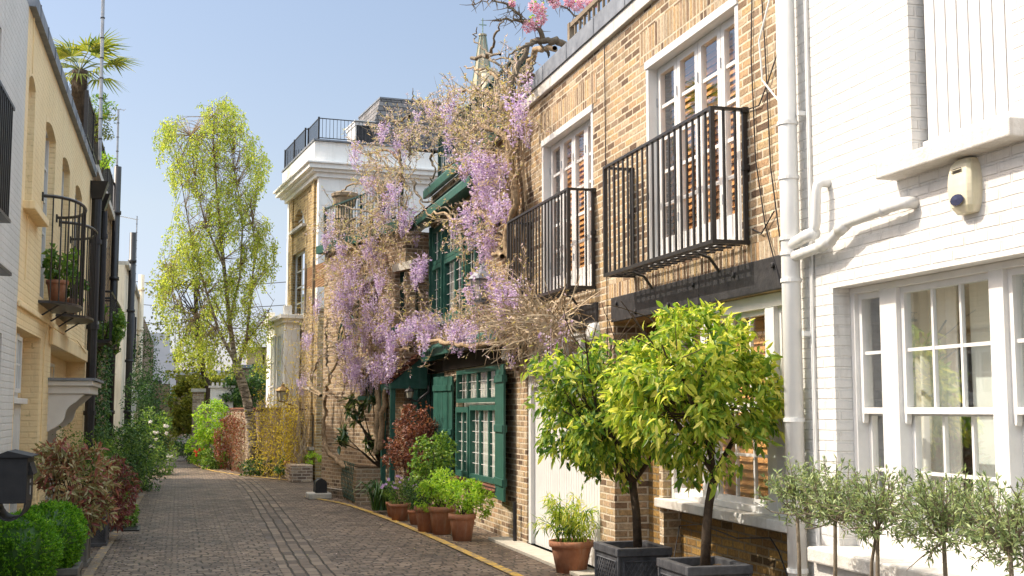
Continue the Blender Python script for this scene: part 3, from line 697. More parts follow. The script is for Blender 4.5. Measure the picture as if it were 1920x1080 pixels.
# ---- green trimmed wisteria house
h = thing('brick_house', 'brick house with dark green window frames and shutters behind the wisteria', 'house', (XR, 17.2, 0))
G0, G1 = 14.254, 19.99
m = MB(); wallx(m, XR, G0, G1, 0, 5.15, [(15.3, 17.92, .62, 2.2, .1), (18.85, 19.8, .62, 2.2, .1), (16.25, 19.75, 3.0, 4.55, .08)], -1, .1); shell(m, XR, G0, G1, 5.15, -1)
m.build('wall', 'brick_stock', h)
def hood(y0, y1, z0, z1, out, nm='hood_board'):
    mm = MB(); mm.prism([(4.0, z0 + .06), (4.0 - out, z0), (4.0 - out - .03, z0), (4.0 - out - .03, z1 - .05), (4.0 - out, z1), (4.0, z1 + .06)], 'y', y0, y1); return mm.build(nm, 'green_paint', h, bevel=.006)
hood(15.9, 21.0, 4.63, 4.79, .26); hood(14.9, 19.9, 5.1, 5.27, .12); hood(14.2, 18.75, 2.42, 2.6, .22); hood(18.8, 20.3, 2.36, 2.56, .22)
m = MB(); m.quad((3.72, 15.9, 4.80), (3.72, 21, 4.80), (4.0, 21, 4.87), (4.0, 15.9, 4.87)); m.build('flashing', 'lead', h)
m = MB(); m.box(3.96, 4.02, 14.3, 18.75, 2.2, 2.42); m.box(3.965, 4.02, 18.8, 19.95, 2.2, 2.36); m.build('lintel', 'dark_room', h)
# upper window : four tall casements
for a, b, c in ((18.85, 19.75, 2), (17.35, 18.8, 2), (16.25, 17.3, 2)):
    window(h, 3.97, a, b, 3.95, 4.55, c, 1, -1, 'green_paint', fr=.06, bar=.06, dep=.09, lead=(c * 3, 3), glass='glass_shiny'); window(h, 3.965, a, b, 3.0, 3.94, c, 1, -1, 'green_paint', fr=.07, bar=.06, dep=.09, lead=(c * 3, 5))
folds(h, 4.2, 16.3, 17.3, 3.0, 4.5, -1, 'curtain'); folds(h, 4.2, 18.9, 19.7, 3.0, 4.5, -1, 'curtain'); folds(h, 4.3, 17.5, 18.0, 3.0, 4.5, -1, 'curtain')
m = MB()
for y in (16.2, 17.29, 18.79, 19.74): m.box(3.93, 4.05, y, y + .07, 2.98, 4.6)
m.box(3.93, 4.05, 16.2, 19.8, 2.93, 2.999); m.build('window_post', 'green_paint', h, bevel=.004)
# ground windows
window(h, 3.97, 15.36, 17.86, 1.70, 2.17, 4, 1, -1, 'green_paint', fr=.06, bar=.055, dep=.08, lead=(12, 3))
window(h, 3.965, 15.36, 17.0, .64, 1.66, 3, 1, -1, 'green_paint', fr=.07, bar=.06, dep=.08, lead=(9, 6)); window(h, 3.96, 17.03, 17.86, .64, 1.64, 2, 1, -1, 'green_paint', fr=.08, bar=.05, dep=.08, lead=(4, 6))
folds(h, 4.12, 15.32, 17.9, .62, 2.2, -1, 'curtain', amp=.02)
window(h, 3.97, 18.88, 19.78, .9, 2.17, 2, 1, -1, 'green_paint', fr=.06, bar=.05, dep=.08, lead=(6, 8)); folds(h, 4.1, 18.88, 19.78, .62, 2.2, -1, 'curtain', amp=.02)
m = MB(); m.box(3.9, 4.02, 15.25, 17.95, .56, .618); m.build('sill', 'tile', h, bevel=.006)
def shutter(pa, pb, z0, z1):
    pa, pb = Vector((*pa, 0)), Vector((*pb, 0)); d = (pb - pa).normalized(); n = Vector((-d.y, d.x, 0)); mm = MB(); L = (pb - pa).length
    def bb(a, b, c, e, t0, t1):
        mm.hexa([tuple(pa + d * q + n * t + Vector((0, 0, z))) for z in (c, e) for q, t in ((a, t0), (b, t0), (b, t1), (a, t1))])
    k = 4
    for i in range(k): bb(i * L / k + .002, (i + 1) * L / k - .002, z0, z1, -.015, .015)
    for z in (z0 + .18, (z0 + z1) / 2, z1 - .22): bb(.01, L - .01, z, z + .09, -.032, .034)
    return mm.build('shutter', 'green_paint', h, bevel=.004)
shutter((3.93, 15.32), (3.86, 14.62), .48, 2.16); shutter((3.95, 17.98), (3.80, 18.66), .34, 2.1); shutter((3.97, 19.8), (3.66, 19.86), .75, 2.18)
m = MB(); m.tube([(3.98, 14.5, 2.38), (3.88, 14.5, 2.38), (3.84, 14.5, 2.34)], .015, 6); m.lathe([(0, .12), (.05, .1), (.055, -.02), (.04, -.04), (0, -.04)], (3.84, 14.5, 2.24), 10); m.build('wall_lamp', 'white_paint', h)
m = MB(); m.tube([(3.93, 14.4, 0), (3.93, 14.4, .5)], .025, 8); m.build('pipe', 'black_plastic', h)
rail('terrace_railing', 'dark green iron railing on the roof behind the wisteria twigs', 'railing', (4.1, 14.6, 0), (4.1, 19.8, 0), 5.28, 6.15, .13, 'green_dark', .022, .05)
rpq = onY(988, 112, 15.2); m = MB(); m.box(rpq.x - .08, rpq.x + .08, 15.2, 15.36, 5.1, rpq.z); m.box(rpq.x - .1, rpq.x + .1, 15.18, 15.38, rpq.z, rpq.z + .04); tag(m.build('roof_post', 'black_board', loc=(rpq.x, 15.28, 5.1)), 'dark square timber post on the roof beside the gnarled branches', 'post')

# ---- porch with red tiled roof in the corner
pr = thing('porch', 'small porch with red tiled lean-to roof and green posts in the corner', 'porch', (3.5, 19.4, 0))
a = onY(800, 655, 19.5); b = onY(732, 712, 19.5)
m = MB(); yy0, yy1 = 19.5, 20.8
m.hexa([(b.x, yy0, b.z - .05), (a.x + .04, yy0, a.z - .04), (a.x + .04, yy1, a.z - .04), (b.x, yy1, b.z - .05), (b.x, yy0, b.z), (a.x + .04, yy0, a.z + .02), (a.x + .04, yy1, a.z + .02), (b.x, yy1, b.z)])
# rows of tiles as small steps
n = 7
for i in range(n):
    t0, t1 = i / n, (i + 1) / n; x0, x1 = b.x + (a.x - b.x) * t0, b.x + (a.x - b.x) * t1; z0, z1 = b.z + (a.z - b.z) * t0 + .012, b.z + (a.z - b.z) * t1 + .012
    m.hexa([(x0, yy0 - .03, z0 - .012), (x1, yy0 - .03, z1 - .012), (x1, yy1, z1 - .012), (x0, yy1, z0 - .012), (x0 - .015, yy0 - .03, z0 + .02), (x1, yy0 - .03, z1 + .005), (x1, yy1, z1 + .005), (x0 - .015, yy1, z0 + .02)])
m.build('roof', 'tile', pr)
m = MB(); m.prism([(b.x + .02, b.z - .05), (a.x + .02, a.z - .05), (a.x + .02, b.z - .14), (b.x + .02, b.z - .14)], 'y', yy0 + .03, yy0 + .07); m.box(b.x + .01, b.x + .05, yy0 + .07, yy1, b.z - .15, b.z - .055); m.build('fascia', 'green_paint', pr)
for x, y in ((b.x + .06, 19.62), (b.x + .42, 19.6), (b.x + .06, 20.5)):
    m = MB(); m.box(x - .04, x + .04, y - .04, y + .04, 0, b.z - .142); m.build('post', 'green_paint', pr, bevel=.006)

# ---- angled brick house beyond
AR = (2.62, 23.40, 0); AROT = math.radians(15)
h = thing('brick_house', 'dark brick house turned across the street, hung with wisteria below a terrace', 'house', AR, AROT)
AM = Matrix.Translation(Vector(AR)) @ Matrix.Rotation(AROT, 4, 'Z'); AMI = AM.inverted()
def onA(px, py, off=0.0):   # point on the angled facade, off metres out from it
    d = ray(px, py); n = AM.to_3x3() @ Vector((-1, 0, 0)); p0 = Vector(AR) + n * off
    return CP + d * ((p0 - CP).dot(n) / d.dot(n))
def la(px, py): p = AMI @ onA(px, py); return (p.y, p.z)
holes = []
wins = [((646, 540), (672, 640)), ((681, 532), (708, 640)), ((740, 510), (768, 610)), ((676, 690), (702, 742))]
for (a, b) in wins:
    ya, za = la(*a); yb, zb = la(*b); holes.append((min(ya, yb), max(ya, yb), min(za, zb), max(za, zb)))
m = MB(); wallx(m, 0, -3.62, 0, 0, 4.55, holes, -1, .14); wallx(m, -.06, -3.0, -.002, 0, .16, [], -1, 0); shell(m, 0, -3.62, 0, 4.55, -1, 3.2)
m.build('wall', 'brick_angled', h, local=True)
m = MB(); m.box(-.06, -.001, -3.0, .04, 0, .17); m.build('plinth', 'concrete', h, local=True)
for i, (a, b, c, d) in enumerate(holes):
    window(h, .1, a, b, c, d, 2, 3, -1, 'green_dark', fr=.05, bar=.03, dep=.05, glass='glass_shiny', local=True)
    m = MB(); m.box(-.03, .1, a - .05, b + .05, c - .07, c - .001); m.build('sill', 'green_paint' if i > 1 else 'stone', h, local=True)
    m = MB(); m.box(-.012, .02, a - .08, b + .08, d + .001, d + .13); m.build('lintel', 'stone', h, local=True)
m = MB()
for (a, b, c, d) in holes[:1]:   # arched window guard
    k = 12; yc = (a + b) / 2; r = (b - a) / 2 + .12
    for rr in (r, r * .72, r * .45): m.tube([(-.06, yc + rr * math.cos(PI * i / k), c + .02 + rr * 1.0 * math.sin(PI * i / k)) for i in range(k + 1)], .016, 5)
    for i in range(1, k, 2): m.tube([(-.06, yc + r * .2 * math.cos(PI * i / k), c + .02 + r * .2 * math.sin(PI * i / k)), (-.06, yc + r * math.cos(PI * i / k), c + .02 + r * math.sin(PI * i / k))], .01, 4)
    m.tube([(-.06, yc - r, c + .02), (-.06, yc + r, c + .02)], .016, 4)
m.build('window_guard', 'green_paint', h, local=True)
m = MB(); m.box(-.16, .05, -3.62, .05, 4.55, 4.70); m.box(-.1, .6, -3.62, .0, 4.70, 4.74); m.build('terrace_edge', 'green_paint', h, local=True)
p0 = AM @ Vector((-.02, -.05, 0)); p1 = AM @ Vector((-.02, -3.5, 0))
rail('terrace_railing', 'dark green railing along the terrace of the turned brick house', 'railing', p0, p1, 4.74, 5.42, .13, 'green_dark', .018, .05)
c = onA(645, 470, -.7)
ch = thing('chimney_stack', 'stone urn-topped stack on the terrace against the white wall', 'chimney', (c.x, c.y, 4.6))
m = MB(); m.lathe([(.2, 0), (.2, .75), (.24, .78), (.17, .84), (.15, 1.0), (.22, 1.08), (.24, 1.2), (.27, 1.24), (.27, 1.3), (.2, 1.33), (0, 1.33)], (c.x, c.y, 4.6), 12); m.build('shaft', 'stone_dark', ch)

# ---- white topped villa
TR = (3.02, 28.2, 0); TROT = math.radians(5.6)
h = thing('villa', 'tall villa with golden brick side, white front, cornice and roof terrace', 'house', TR, TROT)
TM = Matrix.Translation(Vector(TR)) @ Matrix.Rotation(TROT, 4, 'Z'); TMI = TM.inverted()
def onT(px, py, off=0.0):
    d = ray(px, py); n = TM.to_3x3() @ Vector((-1, 0, 0)); p0 = Vector(TR) + n * off
    return CP + d * ((p0 - CP).dot(n) / d.dot(n))
def lt(px, py): p = TMI @ onT(px, py); return (p.y, p.z)
def onTF(px, py, off=0.0):   # on the white front
    d = ray(px, py); n = TM.to_3x3() @ Vector((0, -1, 0)); p0 = Vector(TR) + n * off
    return TMI @ (CP + d * ((p0 - CP).dot(n) / d.dot(n)))
TL = 3.9
yw0, yw1 = lt(572, 440)[0], lt(549, 440)[0]
zs = lt(560, 428)[1]
w_top = (yw0, yw1, zs, zs + .48); w_low = (yw0, yw1, lt(560, 600)[1], lt(560, 472)[1])
w_g = (lt(600, 700)[0] if 0 else .45, .95, lt(590, 725)[1], lt(590, 625)[1]); w_g2 = (.25, .7, .75, 1.5)
m = MB(); wallx(m, 0, 0, TL, 0, 7.0, [w_top, w_low, w_g, w_g2], -1, .12); m.build('side_wall', 'brick_gold', h, local=True)
m = MB(); m.quad((0, 0, 0), (0, 0, 3.9), (7, 0, 3.9), (7, 0, 0)); m.build('lower_wall', 'brick_gold', h, local=True)
m = MB(); m.quad((0, 0, 3.9), (0, 0, 7), (7, 0, 7), (7, 0, 3.9)); m.quad((0, TL, 0), (7, TL, 0), (7, TL, 7), (0, TL, 7)); m.quad((7, 0, 0), (7, 0, 7), (7, TL, 7), (7, TL, 0)); m.quad((0, 0, 6.99), (7, 0, 6.99), (7, TL, 6.99), (0, TL, 6.99))
m.build('front_wall', 'white_villa', h, local=True)
m = MB()   # white corner strip, quoins and far strip
m.box(-.03, .0, -.03, .16, 3.9, 6.99); m.box(.0, .03, -.03, -.001, 3.9, 6.99); m.box(-.03, -.001, TL - .18, TL + .02, 0, 6.99)
for i in range(9): z = 3.92 + i * .34; m.box(.03, .42 if i % 2 else .62, -.022, -.001, z, z + .325)
m.build('quoins', 'white_villa', h, local=True, bevel=.004)
m = MB(); m.box(-.05, -.001, .42, .72, 0, 6.99); m.box(-.04, -.001, TL - .75, TL - .4, 0, 6.99); m.build('pilaster', 'brick_gold', h, local=True)
m = MB()
for o1, z0, z1 in ((.10, 6.95, 7.06), (.2, 7.0605, 7.13), (.30, 7.1305, 7.24), (.36, 7.2405, 7.29)): m.box(-o1, 5, -o1 * .8, TL + o1, z0, z1)
m.build('cornice', 'white_villa', h, local=True, bevel=.01)
m = MB(); m.box(-.16, 2.2, -.1, TL + .1, 7.2905, 7.78); m.box(2.2, 5, -.14, TL + .1, 7.2905, 7.70); m.build('parapet', 'white_villa', h, local=True, bevel=.01)
m = MB(); m.box(-.19, 5, -.16, TL + .13, 7.785, 7.82); m.build('coping', 'lead', h, local=True)
def arch_top(y0, y1, z, r0):
    mm = MB(); k = 12; yc = (y0 + y1) / 2; r = (y1 - y0) / 2
    # brick spandrels turning the square head into an arch
    for sgn in (-1, 1):
        pts = [(yc + sgn * r * math.cos(PI / 2 * i / k), z - r + r * math.sin(PI / 2 * i / k)) for i in range(k + 1)] + [(yc + sgn * r, z)]
        mm.prism(pts, 'x', -.004, .1)
    return mm
arch_top(w_top[0], w_top[1], w_top[3], 0).build('arch', 'brick_gold', h, local=True)
window(h, .08, *w_top, 2, 2, -1, fr=.05, bar=.03, dep=.04, glass='glass_shiny', local=True); window(h, .08, *w_low, 2, 4, -1, fr=.05, bar=.03, dep=.04, glass='glass_shiny', local=True)
window(h, .03, *w_g, 2, 4, -1, fr=.06, bar=.03, dep=.06, local=True); window(h, .03, *w_g2, 2, 2, -1, fr=.06, bar=.03, dep=.06, local=True)
m = MB()
for q in (w_top, w_g, w_g2): m.box(-.1, .05, q[0] - .08, q[1] + .08, q[2] - .07, q[2] - .001)
m.build('sill', 'white_stone', h, local=True)
# white porch bay on the street side
m = MB(); z1 = lt(540, 600)[1]
m.box(-.40, -.0305, 1.9, TL + .6, 0, z1 - .2); m.build('bay', 'white_villa', h, local=True, bevel=.01)
m = MB(); m.box(-.46, .0, 1.82, TL + .68, z1 - .2, z1 - .1); m.box(-.54, .0, 1.74, TL + .76, z1 - .0995, z1); m.box(-.44, -.25, 1.84, 2.0, z1, z1 + .22); m.box(-.44, -.25, TL + .3, TL + .5, z1, z1 + .22); m.build('bay_cornice', 'white_villa', h, local=True, bevel=.01)
for ya in (2.15, 3.1): window(h, -.405, ya, ya + .6, .9, z1 - .45, 2, 4, -1, fr=.05, bar=.025, dep=-.03, local=True)
# roof block, mansard, dormer
def lx(px): return onTF(px, 300).x
x0, x1 = lx(722), lx(880)
m = MB(); m.hexa([(x0 - .25, .9, 7.7), (x1, .9, 7.7), (x1, TL, 7.7), (x0 - .25, TL, 7.7), (x0 + .22, 1.35, 9.3), (x1 - .3, 1.35, 9.3), (x1 - .3, TL - .3, 9.3), (x0 + .22, TL - .3, 9.3)]); m.build('mansard_roof', 'slate', h, local=True)
m = MB(); m.box(x0 + .2, x1 - .28, 1.33, TL - .28, 9.301, 9.34); m.build('roof_cap', 'lead', h, local=True)
xd = lx(680)
m = MB(); m.box(xd, xd + .42, .7, 1.6, 7.8, 8.5); d = m.build('dormer', 'black_board', h, local=True)
m = MB(); m.box(xd - .05, xd + .46, .62, 1.7, 8.5, 8.53); m.box(xd - .03, xd + .44, .66, 1.65, 8.42, 8.4995); m.box(xd - .01, xd - .001, .68, 1.6, 7.82, 8.42); m.build('dormer_trim', 'white_paint', d, local=True)
m = MB(); m.tube([(lx(718), -.06, 2), (lx(718), -.06, 6.9)], .05, 10); m.build('drainpipe', 'black_plastic', h, local=True)
# terrace railing of the villa
r = thing('terrace_railing', 'black metal railing around the white parapet of the tall villa', 'railing', (*(TM @ Vector((0, 0, 7.82))),), TROT)
m = MB()
zb, zt = .06, .52
cor = [(2.2, -.02), (-.05, -.02), (-.05, 1.2), (-.12, 1.2), (-.12, TL)]
for (xa, ya), (xb, yb) in zip(cor, cor[1:]):
    for z in (zb, zt): m.tube([(xa, ya, z), (xb, yb, z)], .014, 4)
m.tube([(2.2, -.02, zt), (3.6, -.02, zt)], .014, 4)
m.build('rail', 'black_iron', r, local=True)
m = MB()
for (xa, ya), (xb, yb) in zip(cor + [(2.2, -.02)], cor[1:] + [(3.6, -.02)]):
    L = math.hypot(xb - xa, yb - ya); n = max(1, int(L / .085))
    for i in range(1, n): m.tube([(xa + (xb - xa) * i / n, ya + (yb - ya) * i / n, zb), (xa + (xb - xa) * i / n, ya + (yb - ya) * i / n, zt)], .007, 4, False)
m.build('bars', 'black_iron', r, local=True)
for (x, y) in cor + [(3.6, -.02), (-.12, 2.6)]:
    m = MB(); m.box(x - .02, x + .02, y - .02, y + .02, 0, zt + .03); m.build('post', 'black_iron', r, local=True)
# slatted fence between the turned house and the villa
q0, q1 = Vector((2.95, 27.9, 0)), Vector((2.80, 24.6, 0))
f = thing('slatted_fence', 'cedar slatted screen with iron rail left of the wisteria house top', 'fence', (2.9, 26, 0))
pa = onY(574, 520, 27.4); pb = onY(608, 500, 24.9)
m = MB(); m.hexa([(pa.x, 27.4, pa.z - .25), (pa.x + .04, 27.4, pa.z - .25), (pb.x + .04, 24.9, pb.z - .4), (pb.x, 24.9, pb.z - .4), (pa.x, 27.4, pa.z + .2), (pa.x + .04, 27.4, pa.z + .2), (pb.x + .04, 24.9, pb.z + .1), (pb.x, 24.9, pb.z + .1)]); m.build('screen', 'slat_fence', f)
m = MB(); m.box(pa.x - .04, pa.x, 27.3, 27.36, pa.z - .8, pa.z + .3); m.box((pa.x + pb.x) / 2 - .05, (pa.x + pb.x) / 2, 26.1, 26.16, pa.z - .7, pa.z + .3); m.build('post', 'wood', f)

# ---- garden walls beyond
def wallseg(name, label, pts, hgt, th, mat, cap=None):
    o = thing(name, label, 'wall', (pts[0][0], pts[0][1], 0)); mm = MB(); cm = MB()
    for a, b in zip(pts, pts[1:]):
        a, b = Vector((*a, 0)), Vector((*b, 0)); d = (b - a).normalized(); n = Vector((d.y, -d.x, 0)) * th
        mm.hexa([tuple(p + Vector((0, 0, z))) for z in (0, hgt) for p in (a, b, b + n, a + n)])
        e = n.normalized() * .03
        cm.hexa([tuple(p + Vector((0, 0, z))) for z in (hgt + .002, hgt + .07) for p in (a - e, b - e, b + n + e, a + n + e)])
    mm.build('wall', mat, o)
    if cap: cm.build('coping', cap, o)
    return o
wallseg('garden_wall', 'brick garden wall under the yellow climber beside the villa', [(2.72, 29.6), (1.74, 31.6)], 1.58, .25, 'brick_garden', 'tile')
wallseg('garden_wall', 'sunlit garden wall covered with red creeper behind the birch trunk', [(1.70, 31.65), (1.45, 33.8), (1.4, 37.0)], 1.58, .25, 'brick_garden', 'tile')
wallseg('garden_wall', 'low far garden wall beyond the lime green shrubs', [(1.38, 38.5), (.95, 46), (.55, 60)], 1.3, .25, 'brick_garden')
for px, py, z, lab in ((372, 735, 1.9, 'tall brick gate pier with flat stone cap beyond the lime shrubs'), (384, 765, 1.5, 'shorter pale gate pier right of the tall brick pier')):
    p = onY(px, py, 39 if z > 1.7 else 37.6); t = thing('gate_pier', lab, 'pier', (p.x, p.y, 0), group='gate piers')
    m = MB(); m.box(p.x - .17, p.x + .17, p.y - .17, p.y + .17, 0, p.z); m.build('shaft', 'brick_garden', t); m = MB(); m.box(p.x - .22, p.x + .22, p.y - .22, p.y + .22, p.z, p.z + .1); m.build('cap', 'stone', t)
p = onY(415, 768, 38); t = thing('chimney', 'white rendered stack behind the creeper wall', 'chimney', (p.x, p.y, 0)); m = MB(); m.box(p.x - .33, p.x + .33, p.y - .3, p.y + .3, 0, 2.25); m.build('shaft', 'white_render', t)
m = MB(); m.box(p.x - .38, p.x + .38, p.y - .35, p.y + .35, 2.25, 2.31)
for i in range(5): m.lathe([(.04, 0), (.035, .1), (0, .1)], (p.x - .26 + i * .13, p.y, 2.31), 8)
m.build('cap', 'white_stone', t)
# low planter walls at the foot of the villa
m = MB(); m.box(2.42, 2.9, 27.6, 29.4, 0, .38); tag(m.build('planter_wall', 'brick_garden', loc=(2.66, 28.5, 0), bevel=.02), 'low brick planter at the foot of the villa', 'planter')

# ================================================================== LEFT SIDE
XL = -1.6
h = thing('white_house', 'white painted house at the left edge with black iron balcony', 'house', (XL, 10.6, 0))
m = MB(); wallx(m, XL, 8.0, 13.2, 0, 5.75, [(10.3, 11.4, 3.2, 4.95), (10.2, 12.2, .0, 2.3)], 1, .15); shell(m, XL, 8.0, 13.2, 5.75, 1); m.build('wall', 'paint_white_brick', h)
window(h, XL - .1, 10.3, 11.4, 3.2, 4.95, 2, 4, 1, glass='glass_shiny'); window(h, XL - .1, 10.2, 12.2, .3, 2.3, 3, 3, 1, glass='glass_shiny')
m = MB(); ye = onX(25, 300, XL + .15).y; zt_ = onX(25, 195, XL + .15).z; zb_ = onX(14, 412, XL + .15).z; m.box(XL, XL + .15, ye - 1.75, ye, zb_, zb_ + .03); m.box(XL + .12, XL + .15, ye - 1.75, ye, zt_ - .03, zt_); m.box(XL, XL + .12, ye - .03, ye, zt_ - .03, zt_); m.box(XL, XL + .17, ye - 1.8, ye + .05, onX(14, 515, XL + .15).z, onX(14, 515, XL + .15).z + .03)
b = m.build('balcony', 'black_iron', h); m0 = MB(); m0.box(-.012, .012, -.012, .012, 0, zt_ - zb_ - .06); pr0 = None
for i in range(16):
    if pr0 is None: pr0 = m0.build('baluster', 'black_iron', b, local=True); o = pr0
    else: o = pr0.copy(); COL.objects.link(o); o.parent = b
    o.location = (.135, ye - 1.73 + i * .115 - 10.6, zb_ + .03) if i < 15 else (.06, ye - .015 - 10.6, zb_ + .03)

h = thing('yellow_house', 'yellow painted mews house with curved iron balconies and a white door canopy', 'house', (XL, 18, 0))
Y0, Y1 = 13.204, 22.9
wy = [(13.45, 14.05, 3.75, 5.15), (15.2, 16.4, 2.92, 5.08), (17.35, 18.5, 2.92, 5.08), (19.5, 20.8, 2.92, 5.08)]
m = MB(); wallx(m, XL, Y0, Y1, 0, 5.75, [(a, b, c, d, .13) for a, b, c, d in wy] + [(13.25, 15.5, 0, 2.44, .4), (16.7, 22.6, 0, 2.42, .3)], 1, .13); shell(m, XL, Y0, Y1, 5.75, 1)
m.build('wall', 'paint_yellow_brick', h)
m = MB(); 
for a, b, c, d in wy:   # segmental heads
    k = 8; pts = [(a, d)] + [(a + (b - a) * i / k, d - .09 + .085 * math.sin(PI * i / k)) for i in range(k + 1)] + [(b, d)]
    m.prism(pts, 'x', XL - .12, XL + .003)
m.build('arch', 'yellow_render', h)
for a, b, c, d in wy: window(h, XL - .08, a, b, c, d, 2, 3 if c > 3.5 else 5, 1, fr=.06, bar=.03, dep=.05, glass='glass_shiny')
m = MB(); m.box(XL - .05, XL + .12, 13.35, 14.7, 3.66, 3.75); m.build('sill', 'yellow_render', h, bevel=.01)
m = MB(); m.box(XL, XL + .035, Y0, 18.2, 2.64, 2.70); m.box(XL, XL + .05, 16.4, Y1 - .2, 2.42, 2.62); m.build('string_course', 'yellow_render', h, bevel=.01)
m = MB(); m.box(XL - .3, XL + .07, Y0, Y1, 5.752, 5.90)
for i in range(12): m.box(XL + .07, XL + .078, Y0 + .4 + i * .8, Y0 + .42 + i * .8, 5.755, 5.9)
m.build('flashing', 'lead', h)
def bowed(y0, y1):
    k = 14; yc = (y0 + y1) / 2; hw = (y1 - y0) / 2; D = .42
    arc = [(XL + D * math.sin(PI * i / k) ** .8, yc - hw * math.cos(PI * i / k)) for i in range(k + 1)]
    mm = MB(); mm.tube([(x, y, 4.08) for x, y in arc], .02, 6); mm.prism([(x, y) for x, y in arc], 'z', 2.83, 2.86)
    for i in (4, 10): mm.tube([(XL, arc[i][1], 2.70), (XL + .2, arc[i][1], 2.835)], .015, 4)
    for y in (y0, y1): mm.box(XL, XL + .02, y - .03, y + .03, 4.02, 4.12)
    bb = mm.build('balcony', 'black_iron', h); pp = None
    m0 = MB(); m0.tube([(0, 0, 0), (0, 0, 1.22)], .009, 5)
    for x, y in arc[1:-1]:
        if pp is None: pp = m0.build('baluster', 'black_iron', bb, local=True); o = pp
        else: o = pp.copy(); COL.objects.link(o); o.parent = bb
        o.location = (x - XL, y - 18, 2.86)
bowed(15.05, 16.75); bowed(17.15, 18.85)
# ground floor recess: white casement, door and canopy
m = MB(); m.quad((XL - .4, 13.25, 0), (XL - .4, 15.5, 0), (XL - .4, 15.5, 2.44), (XL - .4, 13.25, 2.44)); m.quad((XL - .3, 16.7, 0), (XL - .3, 22.6, 0), (XL - .3, 22.6, 2.42), (XL - .3, 16.7, 2.42)); m.build('recessed_wall', 'paint_yellow_brick', h)
m = MB(); m.box(XL - .395, XL - .06, 13.3, 14.35, 0, 1.66); m.box(XL - .395, XL - .09, 13.3, 14.3, 1.72, 2.42); m.build('bay', 'white_paint', h, bevel=.006); m = MB(); m.box(XL - .4, XL - .0, 13.28, 14.42, 1.66, 1.72); m.build('sill', 'white_paint', h, bevel=.005)
for ya, yb in ((13.34, 13.8), (13.82, 14.28)): window(h, XL - .055, ya, yb, .5, 1.6, 2, 3, 1, glass='glass_shiny', dep=.03); window(h, XL - .06, ya, yb, 1.78, 2.38, 2, 2, 1, glass='glass_shiny', dep=.03)
for z0, z1, nr_ in ((.45, 1.6, 3), (1.78, 2.38, 2)):   # panes in the end face of the bay
    m = MB(); yb = 13.296; xa_, xb_ = XL - .37, XL - .10
    m.box(xa_, xb_, yb - .03, yb, z0, z0 + .035); m.box(xa_, xb_, yb - .03, yb, z1 - .035, z1); m.box(xa_, xa_ + .03, yb - .03, yb, z0 + .035, z1 - .035); m.box(xb_ - .03, xb_, yb - .03, yb, z0 + .035, z1 - .035); m.box((xa_ + xb_) / 2 - .01, (xa_ + xb_) / 2 + .01, yb - .028, yb, z0 + .035, z1 - .035)
    for i in range(1, nr_): z = z0 + (z1 - z0) * i / nr_; m.box(xa_ + .03, xb_ - .03, yb - .026, yb, z - .009, z + .009)
    o_ = m.build1('window', 'white_paint', h); m = MB(); m.quad((xa_, yb - .008, z0), (xb_, yb - .008, z0), (xb_, yb - .008, z1), (xa_, yb - .008, z1)); m.build1('pane', 'glass_dark', o_)
for a, b in ((15.0, 15.45), (18.2, 18.85), (19.6, 20.3)): window(h, XL - .28, a, b, .7, 2.3, 2, 4, 1, glass='glass_shiny', dep=.05)
m = MB(); m.box(XL - .29, XL - .24, 16.9, 17.7, 0, 1.85); m.build('door', 'black_board', h)
cn = MB(); cn.box(XL - .28, XL + .50, 16.55, 18.2, 1.80, 1.90); cn.box(XL - .28, XL + .54, 16.50, 18.25, 1.9002, 1.965); cp = cn.build('canopy', 'white_paint', h, bevel=.01)
cn = MB(); cn.box(XL - .28, XL + .57, 16.47, 18.28, 1.966, 2.0); cn.build('canopy_lead', 'lead', cp)
for y in (16.58, 18.05):
    pts = [(XL - .28, 1.79), (XL + .42, 1.79)] + [(XL + .42 - .06 * math.sin(t * 9) - .62 * t, 1.79 - .04 - .62 * t) for t in [i / 12 for i in range(1, 13)]] + [(XL - .28, 1.0)]
    cn = MB(); cn.prism(pts, 'y', y, y + .09); cn.build('canopy_bracket', 'white_paint', cp, bevel=.004)
cn = MB(); cn.box(XL - .28, XL - .02, 16.56, 16.64, 0, 1.795); cn.box(XL - .28, XL - .02, 18.06, 18.13, 0, 1.795); cn.build('door_frame', 'white_paint', h)
def downpipe(parent, y, z0, z1, r, mat='black_plastic', hopper=False, x=.1):
    mm = MB(); mm.tube([(XL + x, y, z0), (XL + x, y, z1)], r, 12)
    for i in range(1, int((z1 - z0) / 1.6) + 1): mm.tube([(XL + x, y, z0 + i * 1.5), (XL + x, y, z0 + i * 1.5 + .08)], r * 1.28, 12)
    if hopper: mm.hexa([(XL + .02, y - .1, z1), (XL + .2, y - .1, z1), (XL + .2, y + .1, z1), (XL + .02, y + .1, z1), (XL, y - .19, z1 + .3), (XL + .3, y - .19, z1 + .3), (XL + .3, y + .19, z1 + .3), (XL, y + .19, z1 + .3)])
    return mm.build('drainpipe', mat, parent, True) if not hopper else mm.build('drainpipe', mat, parent)
downpipe(h, 22.6, 0, 5.3, .085, hopper=True, x=.11)
m = MB(); m.tube([(XL + .01, 15.8, 0), (XL + .01, 15.8, 2.3), (XL + .03, 15.9, 2.66), (XL + .03, 17, 2.6), (XL + .06, 20, 2.66), (XL + .06, 22, 2.55)], .007, 5); m.tube([(XL + .01, 13.7, 3.66), (XL + .01, 13.68, 2.95)], .006, 5); m.tube([(XL + .01, 13.6, 5.75), (XL + .01, 13.62, 5.15)], .006, 5); m.build('cable', 'yellow_render', h)

